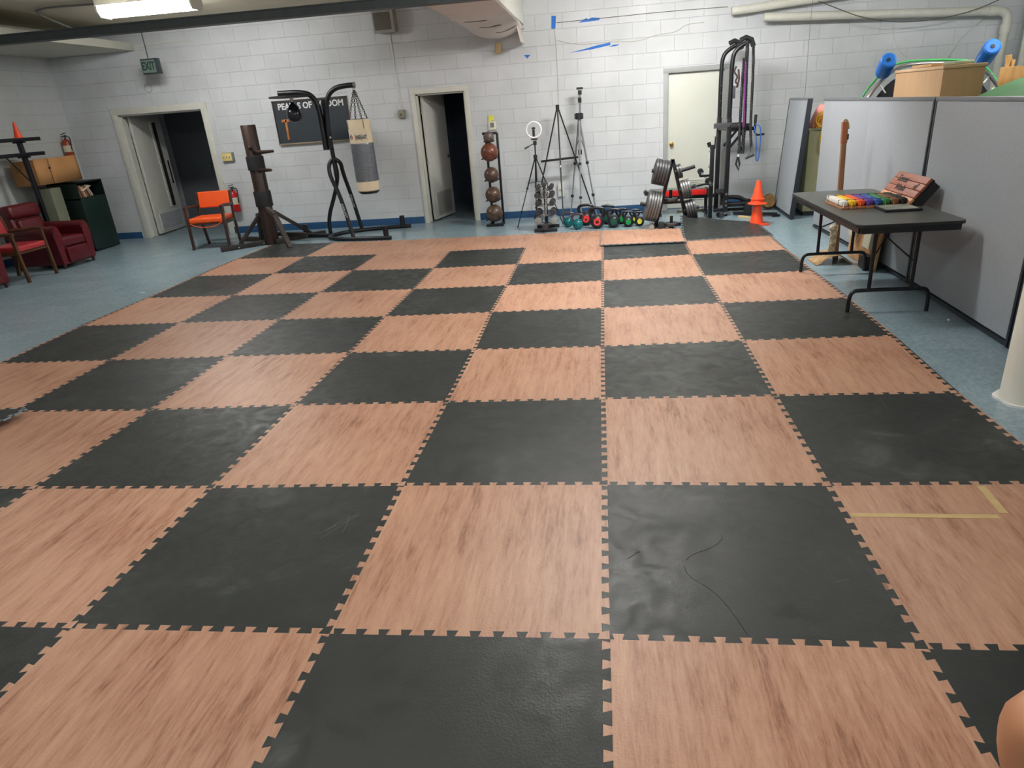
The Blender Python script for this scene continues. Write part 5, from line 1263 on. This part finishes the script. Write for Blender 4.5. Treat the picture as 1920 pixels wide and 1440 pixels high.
# ---------------------------------------------------------------- grey office partitions
M_fab = mat('partition_fabric', (158, 164, 170), 0.9, var=0.05, scale=60, bump=0.05)
M_pframe = mat('partition_frame', (36, 42, 50), 0.45)
M_pcap = mat('partition_cap_grey', (112, 116, 122), 0.4)
def partition(label, P0, P1, h=1.51, lean=0.0, th=0.055, edges=(True, True)):
    """P0, P1: floor points of the two ends; leans towards +x by lean at the top"""
    P0 = Vector((*P0, FZ)); P1 = Vector((*P1, FZ)); L = (P1 - P0).length
    t = thing('office_partition', label, 'partition', (P0 + P1) / 2, 'grey fabric partitions')
    up = Vector((lean, 0, h)).normalized(); ux = (P1 - P0).normalized()
    M = basis(ux, up, P0)
    hh = h - FZ
    obj('fabric_panel', B().box((L / 2, hh / 2 + 0.02, 0), (L - 0.05, hh - 0.07, th), M=M, bev=0.004), M_fab, t)
    b = B().box((L / 2, hh - 0.012, 0), (L, 0.03, th + 0.012), M=M, bev=0.006)
    obj('top_cap', b, M_pcap, t)
    b = B().box((L / 2, 0.02, 0), (L - 0.02, 0.03, th * 0.7), M=M)
    obj('kick_rail', b, M_pframe, t)
    for k, s in enumerate((0.013, L - 0.013)):
        if edges[k]: obj('edge_post', B().box((s, hh / 2, 0), (0.028, hh - 0.02, th + 0.008), M=M, bev=0.004), M_pframe, t)
    return t
partition('grey fabric partition nearest the back wall, leaning, behind the traffic cones', (2.57, 8.02), (2.60, 9.1), 1.52, lean=0.11, edges=(True, True))
partition('grey fabric partition behind the tall wooden post', (2.72, 5.88), (2.70, 7.42), edges=(False, False))
partition('grey fabric partition behind the wooden sign on the table', (2.70, 4.44), (2.70, 5.90), edges=(True, False))
partition('large grey fabric partition behind the near end of the table', (2.655, 2.72), (2.70, 4.42))
partition('grey fabric partition behind the white column at right', (2.64, 1.05), (2.655, 2.70))

# ---------------------------------------------------------------- behind the partitions
t = thing('filing_cabinet', 'khaki metal cabinet seen through the gap between partitions', 'cabinet', (3.1, 8.5, FZ))
M_kh = mat('khaki_metal', (150, 148, 112), 0.5, var=0.05)
obj('cabinet_body', B().box((3.12, 8.55, 0.58), (0.70, 0.55, 1.06), bev=0.01), M_kh, t)
obj('plinth', B().box((3.12, 8.55, 0.02), (0.66, 0.5, 0.06)), M_pframe, t)
obj('cabinet_top', B().box((3.12, 8.55, 1.12), (0.72, 0.57, 0.025), bev=0.005), M_kh, t)
M_pink = mat('pink_cloth', (238, 160, 152), 0.7, var=0.06)
b = B().lathe([(0.0, 1.43), (0.03, 1.42), (0.08, 1.36), (0.12, 1.26), (0.15, 1.17), (0.155, 1.135), (0, 1.133)], Matrix.Translation((2.97, 8.5, 0)), 20)
tag(obj('pink_cushion', b, M_pink, loc=(2.97, 8.5, 1.13)), 'pink cushion standing on the khaki cabinet in the gap', 'cushion')
b = B(); rr = random.Random(3)
for k in range(9):
    cxx, cyy, czz = 2.93 + rr.uniform(-0.04, 0.08), 8.29 + rr.uniform(-0.03, 0.03), 1.20 + rr.uniform(-0.06, 0.06)
    R0 = rr.uniform(0.06, 0.11)
    Mr = Euler((rr.uniform(0.9, 2.2), rr.uniform(-0.4, 0.4), rr.uniform(-0.5, 0.5))).to_matrix().to_4x4()
    b.torus((cxx, cyy, czz), R0, 0.0065, Mr, 24, 6, sx=rr.uniform(0.7, 1.2))
for k in range(3):
    b.tube(smooth_path([(2.93 + k * 0.025, 8.25, 1.18), (2.90 + k * 0.02, 8.24, 0.95), (2.93, 8.24, 0.78 + 0.05 * k), (2.96 + k * 0.01, 8.25, 0.95), (2.97, 8.25, 1.15)], 2), 0.006, 6)
tag(obj('extension_cord', b, mat('yellow_cord', (232, 180, 44), 0.5), loc=(2.93, 8.29, 1.2)), 'tangled yellow extension cord draped over the khaki cabinet', 'cord')

M_mel = mat('beech_laminate', (198, 160, 118), 0.4, var=0.05, scale=3, stretch=(6, 6, 0.6))
t = thing('wooden_cupboard', 'light beech cupboard standing behind the partitions below the blue rollers', 'cupboard', (3.2, 5.7, FZ))
obj('cupboard_body', B().box((3.175, 5.67, 0.86), (0.35, 1.06, 1.72), bev=0.012), M_mel, t)
obj('cupboard_top', B().box((3.175, 5.67, 1.732), (0.37, 1.08, 0.028), bev=0.01), mat('beech_top', (214, 180, 140), 0.35, var=0.05), t)
tag(obj('wood_board', B().box((3.2, 5.75, 1.762), (0.3, 0.35, 0.022), rot=(0, 0, 0.1), bev=0.003), mat('beech_board', (190, 152, 108), 0.5), loc=(3.2, 5.75, 1.76)), 'loose wooden board lying on top of the beech cupboard', 'board')
tag(obj('folded_cloth', B().box((3.24, 5.42, 1.765), (0.2, 0.16, 0.03), rot=(0, 0, 0.3), bev=0.012, seg=3), mat('sage_cloth', (150, 160, 140), 0.9), loc=(3.24, 5.42, 1.76)), 'small folded grey green cloth on top of the beech cupboard', 'cloth')
# folded exercise trampoline
t = thing('folded_trampoline', 'folded exercise trampoline with green rim and blue leg pads behind the cupboard', 'trampoline', (3.53, 6.6, FZ))
yt = 6.62
ring = [(2.79, 1.1), (2.82, 1.50), (3.10, 1.83), (3.56, 1.83), (4.02, 1.78), (4.28, 1.50), (4.48, 1.0), (4.28, 0.5), (4.0, 0.15), (3.55, 0.02), (3.10, 0.15), (2.82, 0.5)]
P3 = [Vector((x, yt, z)) for x, z in ring]
def closed_smooth(pts, it=2):
    for _ in range(it):
        o = []
        for a_, b_ in zip(pts, pts[1:] + pts[:1]): o += [a_ * 0.78 + b_ * 0.22, a_ * 0.22 + b_ * 0.78]
        pts = o
    return pts
ctr = Vector((3.55, yt, 0.95))
obj('frame_tube', B().tube(closed_smooth([ctr + (p_ - ctr) * 0.955 + Vector((0, -0.03, 0)) for p_ in P3]), 0.02, 10, closed=True), M_chrome, t)
obj('green_rim', B().tube(closed_smooth([p_ + Vector((0, 0.03, 0)) for p_ in P3]), 0.011, 10, closed=True), mat('lime_rim', (60, 170, 84), 0.5), t)
b = B(); pm = [(p_.x, p_.z) for p_ in closed_smooth([ctr + (p_ - ctr) * 0.86 for p_ in P3])]
b.prism(pm, 0, 0.01, basis((1, 0, 0), (0, 0, 1), (0, yt + 0.02, 0)))
obj('jumping_mat', b, mat('trampoline_mat', (24, 26, 30), 0.8), t)
b = B()
for x, z in ((2.86, 1.36), (2.93, 1.5), (3.0, 1.62), (4.18, 1.52), (4.12, 1.65), (4.24, 1.36), (2.8, 1.2), (4.3, 1.2)):
    d = (ctr - Vector((x, yt, z))); d.y = 0; d.normalize()
    p_ = Vector((x, yt - 0.02, z)); b.cyl(p_, p_ + d * 0.11, 0.009, 0.007, 8)
obj('spring', b, M_foamw, t)
def roller(p0, p1, label):
    M, l = axis_mat(p0, p1)
    pf = [(0.0, 0), (0.068, 0), (0.077, 0.012), (0.08, 0.04), (0.08, l - 0.04), (0.076, l - 0.012), (0.06, l), (0.02, l), (0.02, l - 0.02), (0, l - 0.02)]
    o = obj('leg_pad', B().lathe(pf, M, 24), mat('blue_pad', (30, 110, 200), 0.4, var=0.06), t, label=label)
    obj('end_plug', B().cyl(Vector(p1) + (Vector(p0) - Vector(p1)).normalized() * 0.018, Vector(p1) + (Vector(p1) - Vector(p0)).normalized() * 0.004, 0.018), M_blk2, o)
    return o
roller((3.01, 6.58, 1.74), (2.95, 6.3, 1.853), 'blue padded leg, left')
roller((3.97, 6.52, 1.78), (3.885, 6.2, 1.90), 'blue padded leg, right')
# wooden toy frame, ball and play mat at the right edge
t = thing('wood_trestle', 'pale pine trestle frame at the upper right edge behind the partition', 'trestle', (3.78, 5.3, FZ))
M_pine = mat('pine', (206, 168, 108), 0.5, var=0.15, scale=4, stretch=(4, 4, 0.7))
for a_, b_ in (((3.50, 5.3, FZ), (3.84, 5.3, 1.76)), ((4.05, 5.3, FZ), (3.80, 5.3, 1.80)), ((3.50, 5.7, FZ), (3.84, 5.7, 1.76)), ((4.05, 5.7, FZ), (3.80, 5.7, 1.80))):
    obj('leg', B().bar(a_, b_, 0.045, 0.03, bev=0.003), M_pine, t)
obj('brace', B().bar((3.66, 5.27, 1.38), (3.98, 5.27, 1.70), 0.04, 0.02), M_pine, t)
obj('gusset', B().box((3.81, 5.5, 1.62), (0.12, 0.42, 0.16), bev=0.004), M_pine, t)
tag(obj('red_ball', B().ball((3.62, 5.1, 1.5), 0.045, n=16), M_red, loc=(3.62, 5.1, 1.5)), 'small red ball resting against the pine trestle', 'ball')
cols = [mat('playmat_green', (66, 118, 70), 0.7), mat('playmat_yellow', (190, 184, 60), 0.7), mat('playmat_brown', (130, 84, 56), 0.7)]
t = thing('play_mat', 'green, yellow and brown patterned play mat piled behind the right partition', 'play mat', (3.6, 4.5, 1.2))
b = B(); nx_ = 16; vs = []
for i in range(nx_ + 1):
    for j in range(5):
        u = i / nx_; vs.append((3.12 + 1.0 * u, 4.2 + 0.22 * j, 1.35 + 0.24 * math.sin(min(1, u * 1.3) * PI / 2) + 0.012 * j))
b._add(vs, [(i * 5 + j, (i + 1) * 5 + j, (i + 1) * 5 + j + 1, i * 5 + j + 1) for i in range(nx_) for j in range(4)])
b._add([(3.12 + 1.0 * i / nx_, 4.19, (1.35 + 0.24 * math.sin(min(1, i / nx_ * 1.3) * PI / 2)) if k else 1.0) for i in range(nx_ + 1) for k in (0, 1)], [(2 * i, 2 * i + 2, 2 * i + 3, 2 * i + 1) for i in range(nx_)])
o = obj('mat_sheet', b, cols[0], t); md = o.modifiers.new('t', 'SOLIDIFY'); md.thickness = 0.012
b = B(); b.lathe([(0, 0), (0.16, 0)], basis((1, 0, 0), (0, 0.3, 1), (3.62, 4.17, 1.37)), 20)
b = B(); b.prism([(0.17 * math.cos(a), 0.055 * math.sin(a)) for a in [2 * PI * i / 24 for i in range(24)]], 0, 0.006, basis((1, 0, 0), (0, 0, 1), (3.62, 4.184, 1.46)))
obj('yellow_patch', b, cols[1], t)
b = B(); b.prism([(0.1 * math.cos(a), 0.045 * math.sin(a)) for a in [2 * PI * i / 24 for i in range(24)]], 0, 0.006, basis((1, 0, 0.4), (0, 0, 1), (3.40, 4.184, 1.47)))
obj('brown_patch', b, cols[2], t)
tag(obj('storage_crate', B().box((3.62, 4.62, 0.55), (1.0, 0.7, 1.1), bev=0.02).box((3.62, 4.62, 1.17), (1.02, 0.72, 0.15), bev=0.02), M_kh, loc=(3.6, 4.6, FZ)), 'large crate under the play mat hidden behind the partition', 'crate')

# ---------------------------------------------------------------- folding table and what is on it
TZ = 0.735
t = thing('folding_table', 'dark folding table with black steel legs beside the grey partitions', 'table', (2.17, 4.2, FZ))
M_ttop = mat('table_laminate', (84, 88, 84), 0.38, var=0.08, scale=4)
x0, x1, y0, y1 = 1.80, 2.53, 3.29, 5.15
rc = 0.06
poly = []
for (cx_, cy_, a0) in ((x1 - rc, y0 + rc, -PI / 2), (x1 - rc, y1 - rc, 0), (x0 + rc, y1 - rc, PI / 2), (x0 + rc, y0 + rc, PI)):
    poly += [(cx_ + rc * math.cos(a0 + k * PI / 10), cy_ + rc * math.sin(a0 + k * PI / 10)) for k in range(6)]
obj('tabletop', B().prism(poly, TZ - 0.02, TZ), M_ttop, t)
pe = [(x if False else (2.165 + (x - 2.165) * 1.006), 4.22 + (y - 4.22) * 1.0025) for x, y in poly]
obj('edge_band', B().prism(pe, TZ - 0.024, TZ - 0.004), M_blk2, t, label='black rubber edge')
b = B()
for xx in (x0 + 0.03, x1 - 0.03): b.bar((xx, y0 + 0.05, TZ - 0.045), (xx, y1 - 0.05, TZ - 0.045), 0.018, 0.045, up=(0, 0, 1))
for yy in (y0 + 0.03, y1 - 0.03): b.bar((x0 + 0.03, yy, TZ - 0.045), (x1 - 0.03, yy, TZ - 0.045), 0.018, 0.045, up=(0, 0, 1))
obj('apron', b, M_black, t)
for yy, s in ((3.62, 1), (4.99, -1)):
    for xx in (2.05, 2.36):
        obj('leg', B().cyl((xx, yy, 0.165), (xx, yy, TZ - 0.03), 0.0145, 0.0145, 14), M_black, t)
    obj('foot_rail', B().tube(smooth_path([(1.91, yy, 0.0 if yy < 6 else FZ), (1.912, yy, 0.12), (1.935, yy, 0.168), (2.0, yy, 0.172), (2.41, yy, 0.172), (2.475, yy, 0.168), (2.498, yy, 0.12), (2.50, yy, FZ)], 3), 0.0155, 12), M_black, t)
    obj('brace_hub', B().cyl((2.205, yy + s * 0.2, 0.60), (2.205, yy + s * 0.2, 0.53), 0.022).cyl((2.205, yy + s * 0.33, TZ - 0.03), (2.205, yy + s * 0.2, 0.56), 0.009), M_blk2, t)
    obj('folding_brace', B().tube([(2.05, yy, 0.42), (2.205, yy + s * 0.2, 0.54), (2.36, yy, 0.38)], 0.007, 8), M_black, t)
# row of coloured belts on a slatted rack
t = thing('belt_display', 'slatted wooden belt display board lying on the table', 'display board', (2.15, 4.2, TZ))
M_slat = mat('display_wood', (190, 130, 88), 0.5, var=0.12, scale=6)
bx0, bw, by0, by1 = 1.90, 0.064, 4.02, 4.42
for k in range(8):
    obj('slat', B().box((bx0 + bw * (k + 0.5), (by0 + by1) / 2, TZ + 0.010), (bw - 0.006, by1 - by0 + 0.03, 0.018), bev=0.004), M_slat, t)
obj('rail', B().box((2.156, by0 + 0.06, TZ + 0.002), (0.5, 0.03, 0.004)).box((2.156, by1 - 0.06, TZ + 0.002), (0.5, 0.03, 0.004)), M_slat, t)
bc = [('white', (232, 228, 220)), ('yellow', (240, 196, 30)), ('orange', (238, 96, 40)), ('purple', (100, 60, 150)), ('blue', (36, 84, 160)), ('green', (52, 130, 72)), ('brown', (128, 88, 54)), ('black', (28, 26, 26))]
for k, (nm_, c_) in enumerate(bc):
    x = bx0 + bw * (k + 0.5); z = TZ + 0.021
    o = thing('martial_arts_belt', '%s folded martial arts belt on the wooden display board' % nm_, 'belt', (x, 4.2, z), 'coloured belts on the display')
    m = mat('belt_' + nm_, c_, 0.7, var=0.05, scale=30)
    obj('belt_roll', B().box((x, (by0 + by1) / 2, z + 0.021), (bw - 0.006, by1 - by0 - 0.01, 0.042), bev=0.014, seg=3), m, o, sharp=60)
    for yy in (by0 + 0.075, by1 - 0.055): obj('tie_band', B().box((x, yy, z + 0.0215), (bw - 0.003, 0.007, 0.0445), bev=0.002), M_blk2, o)
    obj('belt_end', B().tube(smooth_path([(x - 0.01, by0 + 0.01, z + 0.025), (x - 0.012, by0 - 0.008, z + 0.01), (x - 0.016, by0 - 0.014, z - 0.006)], 2), 0.005, 6), m, o)
# wooden sign leaning on the partition
ub = Vector((0, -1, 0)); uu = Vector((0.62, 0, 0.80)).normalized()
t = thing('wooden_sign', 'reddish plank sign with burnt lettering leaning back at the end of the belts', 'sign', (2.5, 4.25, TZ))
O = Vector((2.405, 4.62, TZ + 0.004)); MS = basis(ub, uu, O)
M_sw = mat('sign_wood', (164, 96, 72), 0.45, var=0.25, scale=5, stretch=(1, 1, 6))
M_sw2 = mat('sign_edge_wood', (222, 158, 110), 0.5, var=0.15)
for k in range(4):
    obj('plank', B().box((0.31, 0.035 + 0.062 * k, 0), (0.62 - 0.008 * (k % 2), 0.058, 0.022), M=MS, bev=0.005), M_sw if k else M_sw2, t)
obj('backing_frame', B().box((0.31, 0.125, -0.024), (0.6, 0.25, 0.022), M=MS).box((0.6, 0.12, -0.06), (0.04, 0.24, 0.06), M=MS).box((0.02, 0.12, -0.06), (0.04, 0.24, 0.06), M=MS), M_blk2, t)
M_ink = mat('burnt_lettering', (44, 28, 24), 0.6)
for s_, sz, px_, py_ in (('Seven', 0.082, 0.2, 0.19), ('Wudu', 0.075, 0.27, 0.115), ('of', 0.07, 0.5, 0.155), ('path', 0.06, 0.36, 0.05)):
    text('burnt_lettering', s_, sz, MS @ Matrix.Translation((px_, py_, 0.0118)), M_ink, t, bold=0.001)
# flat picture tray
t = thing('framed_picture', 'black framed picture lying flat on the table in front of the belts', 'picture', (2.29, 3.9, TZ))
obj('frame', B().box((2.285, 3.90, TZ + 0.009), (0.27, 0.27, 0.018), rot=(0, 0, 0.0), bev=0.003), M_blk2, t)
obj('picture_sheet', B().box((2.285, 3.90, TZ + 0.0185), (0.235, 0.235, 0.003)), mat('sheet_print', (150, 156, 146), 0.35, var=0.5, scale=14), t)

# ---------------------------------------------------------------- post, cardboard and boxes behind the table
t = thing('wooden_post', 'tall square wooden post with a collar at its top behind the table', 'post', (2.36, 5.45, FZ))
M_post = mat('post_wood', (138, 98, 68), 0.5, var=0.2, scale=5, stretch=(5, 5, 0.5))
obj('shaft', B().bar((2.37, 5.45, FZ + 0.004), (2.325, 5.45, 1.15), 0.044, 0.044, bev=0.004), M_post, t)
obj('collar', B().bar((2.326, 5.45, 1.13), (2.317, 5.45, 1.325), 0.052, 0.05, bev=0.006), mat('post_collar', (164, 100, 66), 0.5, var=0.15), t)
obj('top_knot', B().tube(smooth_path([(2.305, 5.45, 1.325), (2.315, 5.45, 1.345), (2.33, 5.44, 1.34), (2.345, 5.43, 1.30), (2.348, 5.43, 1.26)], 2), 0.009, 8), mat('twine', (150, 130, 96), 0.8), t)
obj('hook', B().box((2.352, 5.43, 1.19), (0.012, 0.015, 0.05)), M_blk2, t)
M_bone = mat('carved_cream', (206, 196, 168), 0.6, var=0.5, scale=38)
tag(obj('carved_panel', B().box((2.318, 5.43, 0.20), (0.07, 0.02, 0.32), rot=(0, 0.03, 0), bev=0.008).ball((2.298, 5.425, 0.33), 0.03, n=12).ball((2.305, 5.425, 0.17), 0.026, n=12), M_bone, loc=(2.31, 5.43, 0.05)), 'cream mottled carving propped at the foot of the wooden post', 'carving')
b = B(); vs = []; n_ = 14
for i in range(n_ + 1):
    u = i / n_
    zc_ = FZ + 0.008 + 0.085 * max(0, math.sin((u - 0.12) * PI / 0.85)) ** 0.8 if u > 0.12 else FZ + 0.008
    vs += [(2.13 + 0.36 * u, 5.28, zc_), (2.13 + 0.36 * u, 5.60, zc_)]
b._add(vs, [(2 * i, 2 * i + 2, 2 * i + 3, 2 * i + 1) for i in range(n_)])
o = obj('cardboard_sheet', b, mat('kraft_board', (176, 142, 102), 0.8, var=0.3, scale=18), loc=(2.3, 5.44, FZ)); md = o.modifiers.new('t', 'SOLIDIFY'); md.thickness = 0.006
tag(o, 'bowed piece of printed cardboard on the floor around the wooden post', 'cardboard')
tag(obj('plywood_sheet', B().box((2.60, 5.32, 0.27), (0.02, 0.78, 0.56), rot=(0, 0.1, 0), bev=0.002), mat('osb_board', (184, 142, 96), 0.7, var=0.3, scale=12), loc=(2.6, 5.32, FZ)), 'brown sheet of board leaning on the partition under the table', 'board')
tag(obj('white_box', B().box((2.545, 5.07, 0.31), (0.05, 0.17, 0.24), rot=(0, 0.1, 0), bev=0.004), mat('box_ivory', (206, 202, 180), 0.6, var=0.04), loc=(2.53, 5.06, 0.2)), 'cream box with faint lettering hanging beside the brown board, nearer one', 'box')
tag(obj('white_box', B().box((2.545, 5.52, 0.36), (0.05, 0.11, 0.26), rot=(0, 0.1, 0), bev=0.004), mat('box_ivory', (206, 202, 180), 0.6, var=0.04), loc=(2.53, 5.52, 0.2)), 'narrow cream box right of the wooden post, farther one', 'box')
tag(obj('book_stack', B().box((2.54, 5.07, 0.06), (0.1, 0.16, 0.12), bev=0.006), mat('dark_box', (40, 36, 34), 0.6), loc=(2.53, 5.10, FZ)), 'low dark box on the floor below the cream box', 'box')
tag(obj('plastic_cap', B().ball((2.545, 3.35, FZ + 0.008), 0.009, n=10), M_foamw, loc=(2.545, 3.35, FZ)), 'tiny white cap on the floor beside the right table foot', 'cap')
tag(obj('paper_scrap', B().box((-4.35, 4.62, FZ + 0.003), (0.03, 0.015, 0.004), rot=(0, 0, 0.4)), M_foamw, loc=(-4.35, 4.62, FZ)) if False else obj('paper_scrap', B().box((-5.3, 5.35, FZ + 0.003), (0.05, 0.02, 0.004), rot=(0, 0, 0.4)), M_foamw, loc=(-5.3, 5.35, FZ)), 'tiny white scrap on the bare floor left of the mats', 'paper')

# ---------------------------------------------------------------- person seated just right of the camera, only a bare knee in frame
t = thing('person', 'person seated at the lower right corner, only a bare bent knee in frame', 'person', (1.34, -1.0, FZ))
M_skin = mat('skin', (206, 146, 108), 0.45, var=0.06, scale=6)
def skin_mesh(name, verts, edges, radii, m, parent, label=None, sub=2):
    me = bpy.data.meshes.new(name)
    w = worldpos(parent)
    me.from_pydata([Vector(v) - w for v in verts], edges, [])
    o = bpy.data.objects.new(name, me); COL.objects.link(o); o.parent = parent
    md = o.modifiers.new('skin', 'SKIN'); md.use_smooth_shade = True
    for i, r in enumerate(radii):
        rr = r if isinstance(r, tuple) else (r, r)
        me.skin_vertices[0].data[i].radius = rr
    me.skin_vertices[0].data[0].use_root = True
    s_ = o.modifiers.new('sub', 'SUBSURF'); s_.levels = sub; s_.render_levels = sub
    me.materials.append(m)
    if label: o['label'] = label
    return o
V = []; E_ = []; R_ = []
def jv(p_, r, pa=None):
    V.append(p_); R_.append(r)
    if pa is not None: E_.append((pa, len(V) - 1))
    return len(V) - 1
pel = jv((1.40, -1.02, 0.53), 0.13)
w1 = jv((1.42, -1.02, 0.72), (0.15, 0.11), pel); ch = jv((1.41, -1.02, 0.93), (0.16, 0.115), w1); nk = jv((1.39, -1.02, 1.07), 0.062, ch)
hd0 = jv((1.37, -1.02, 1.15), 0.062, nk); hd1 = jv((1.36, -1.02, 1.24), (0.085, 0.095), hd0); jv((1.365, -1.02, 1.33), (0.07, 0.08), hd1)
for s in (-1, 1):
    kx, ky = (0.805, -0.76) if s > 0 else (0.93, -1.26)
    hp = jv((1.34, -1.02 + s * 0.10, 0.51), 0.105, pel)
    th = jv((1.12, (ky - 1.02) / 2 + s * 0.02, 0.505) if False else (1.14, -1.02 + (ky + 1.02) * 0.62, 0.50), 0.088, hp)
    kn = jv((kx, ky, 0.52), 0.10, th)
    k2 = jv((kx + 0.035, ky, 0.40), 0.068, kn)
    cf = jv((kx + 0.07, ky - 0.01, 0.28), 0.058, k2)
    ak = jv((kx + 0.08, ky - 0.01, 0.06), 0.036, cf)
    ft = jv((kx - 0.02, ky, 0.022), (0.04, 0.026), ak); jv((kx - 0.09, ky, 0.014), (0.036, 0.02), ft)
    sh = jv((1.41, -1.02 + s * 0.19, 1.0), 0.055, ch); el = jv((1.34, -1.02 + s * 0.24, 0.76), 0.042, sh)
    wr = jv((1.14, -1.02 + s * 0.20, 0.645), 0.027, el); pm = jv((1.09, -1.02 + s * 0.20, 0.625), (0.034, 0.018), wr)
    for f in range(4):
        a_ = jv((1.045 + 0.004 * abs(f - 1.5), -1.02 + s * 0.20 + (f - 1.5) * 0.021, 0.618), 0.0095, pm)
        jv((1.005 + 0.008 * abs(f - 1.3), -1.02 + s * 0.20 + (f - 1.5) * 0.022, 0.60), 0.008, a_)
    a_ = jv((1.10, -1.02 + s * 0.155, 0.615), 0.011, pm); jv((1.065, -1.02 + s * 0.145, 0.605), 0.009, a_)
skin_mesh('body', V, E_, R_, M_skin, t)
M_hair = mat('dark_hair', (40, 30, 26), 0.7, var=0.3, scale=40)
obj('hair', B().ball((1.385, -1.02, 1.305), 0.1, (0.92, 0.88, 0.8), n=24), M_hair, t)
obj('nose', B().ball((1.289, -1.02, 1.235), 0.016, (0.9, 0.8, 1.3), n=12), M_skin, t)
for s in (-1, 1):
    obj('ear', B().ball((1.37, -1.02 + s * 0.075, 1.245), 0.026, (0.7, 0.4, 1.2), n=12), M_skin, t)
    obj('eye', B().ball((1.303, -1.02 + s * 0.03, 1.262), 0.009, n=12), M_blk2, t)
obj('mouth', B().ball((1.300, -1.02, 1.195), 0.013, (0.5, 1.6, 0.4), n=12), mat('lip', (150, 80, 74), 0.5), t)
M_cl = mat('navy_shirt', (40, 48, 70), 0.85, var=0.1)
skin_mesh('shirt', [(1.405, -1.02, 0.53), (1.42, -1.02, 0.75), (1.41, -1.02, 0.94), (1.40, -1.02, 1.03), (1.41, -1.21, 1.0), (1.365, -1.25, 0.85), (1.41, -0.83, 1.0), (1.365, -0.79, 0.85)],
          [(0, 1), (1, 2), (2, 3), (2, 4), (4, 5), (2, 6), (6, 7)], [(0.165, 0.135), (0.165, 0.125), (0.172, 0.128), (0.085, 0.08), 0.068, 0.06, 0.068, 0.06], M_cl, t)
skin_mesh('shorts', [(1.40, -1.02, 0.545), (1.33, -0.92, 0.515), (1.15, -0.89, 0.50), (1.33, -1.12, 0.515), (1.16, -1.16, 0.50)],
          [(0, 1), (1, 2), (0, 3), (3, 4)], [0.15, 0.12, 0.108, 0.12, 0.108], mat('dark_shorts', (34, 34, 38), 0.9), t)
t = thing('stool', 'round black stool under the seated person, outside the picture', 'stool', (1.42, -1.02, FZ))
obj('seat', B().cyl((1.42, -1.02, 0.37), (1.42, -1.02, 0.41), 0.19, 0.19, 28), M_blk2, t)
for k in range(4):
    a = PI / 4 + k * PI / 2
    obj('leg', B().cyl((1.42 + 0.13 * math.cos(a), -1.02 + 0.13 * math.sin(a), 0.37), (1.42 + 0.18 * math.cos(a), -1.02 + 0.18 * math.sin(a), FZ + 0.012), 0.014), M_chrome, t)
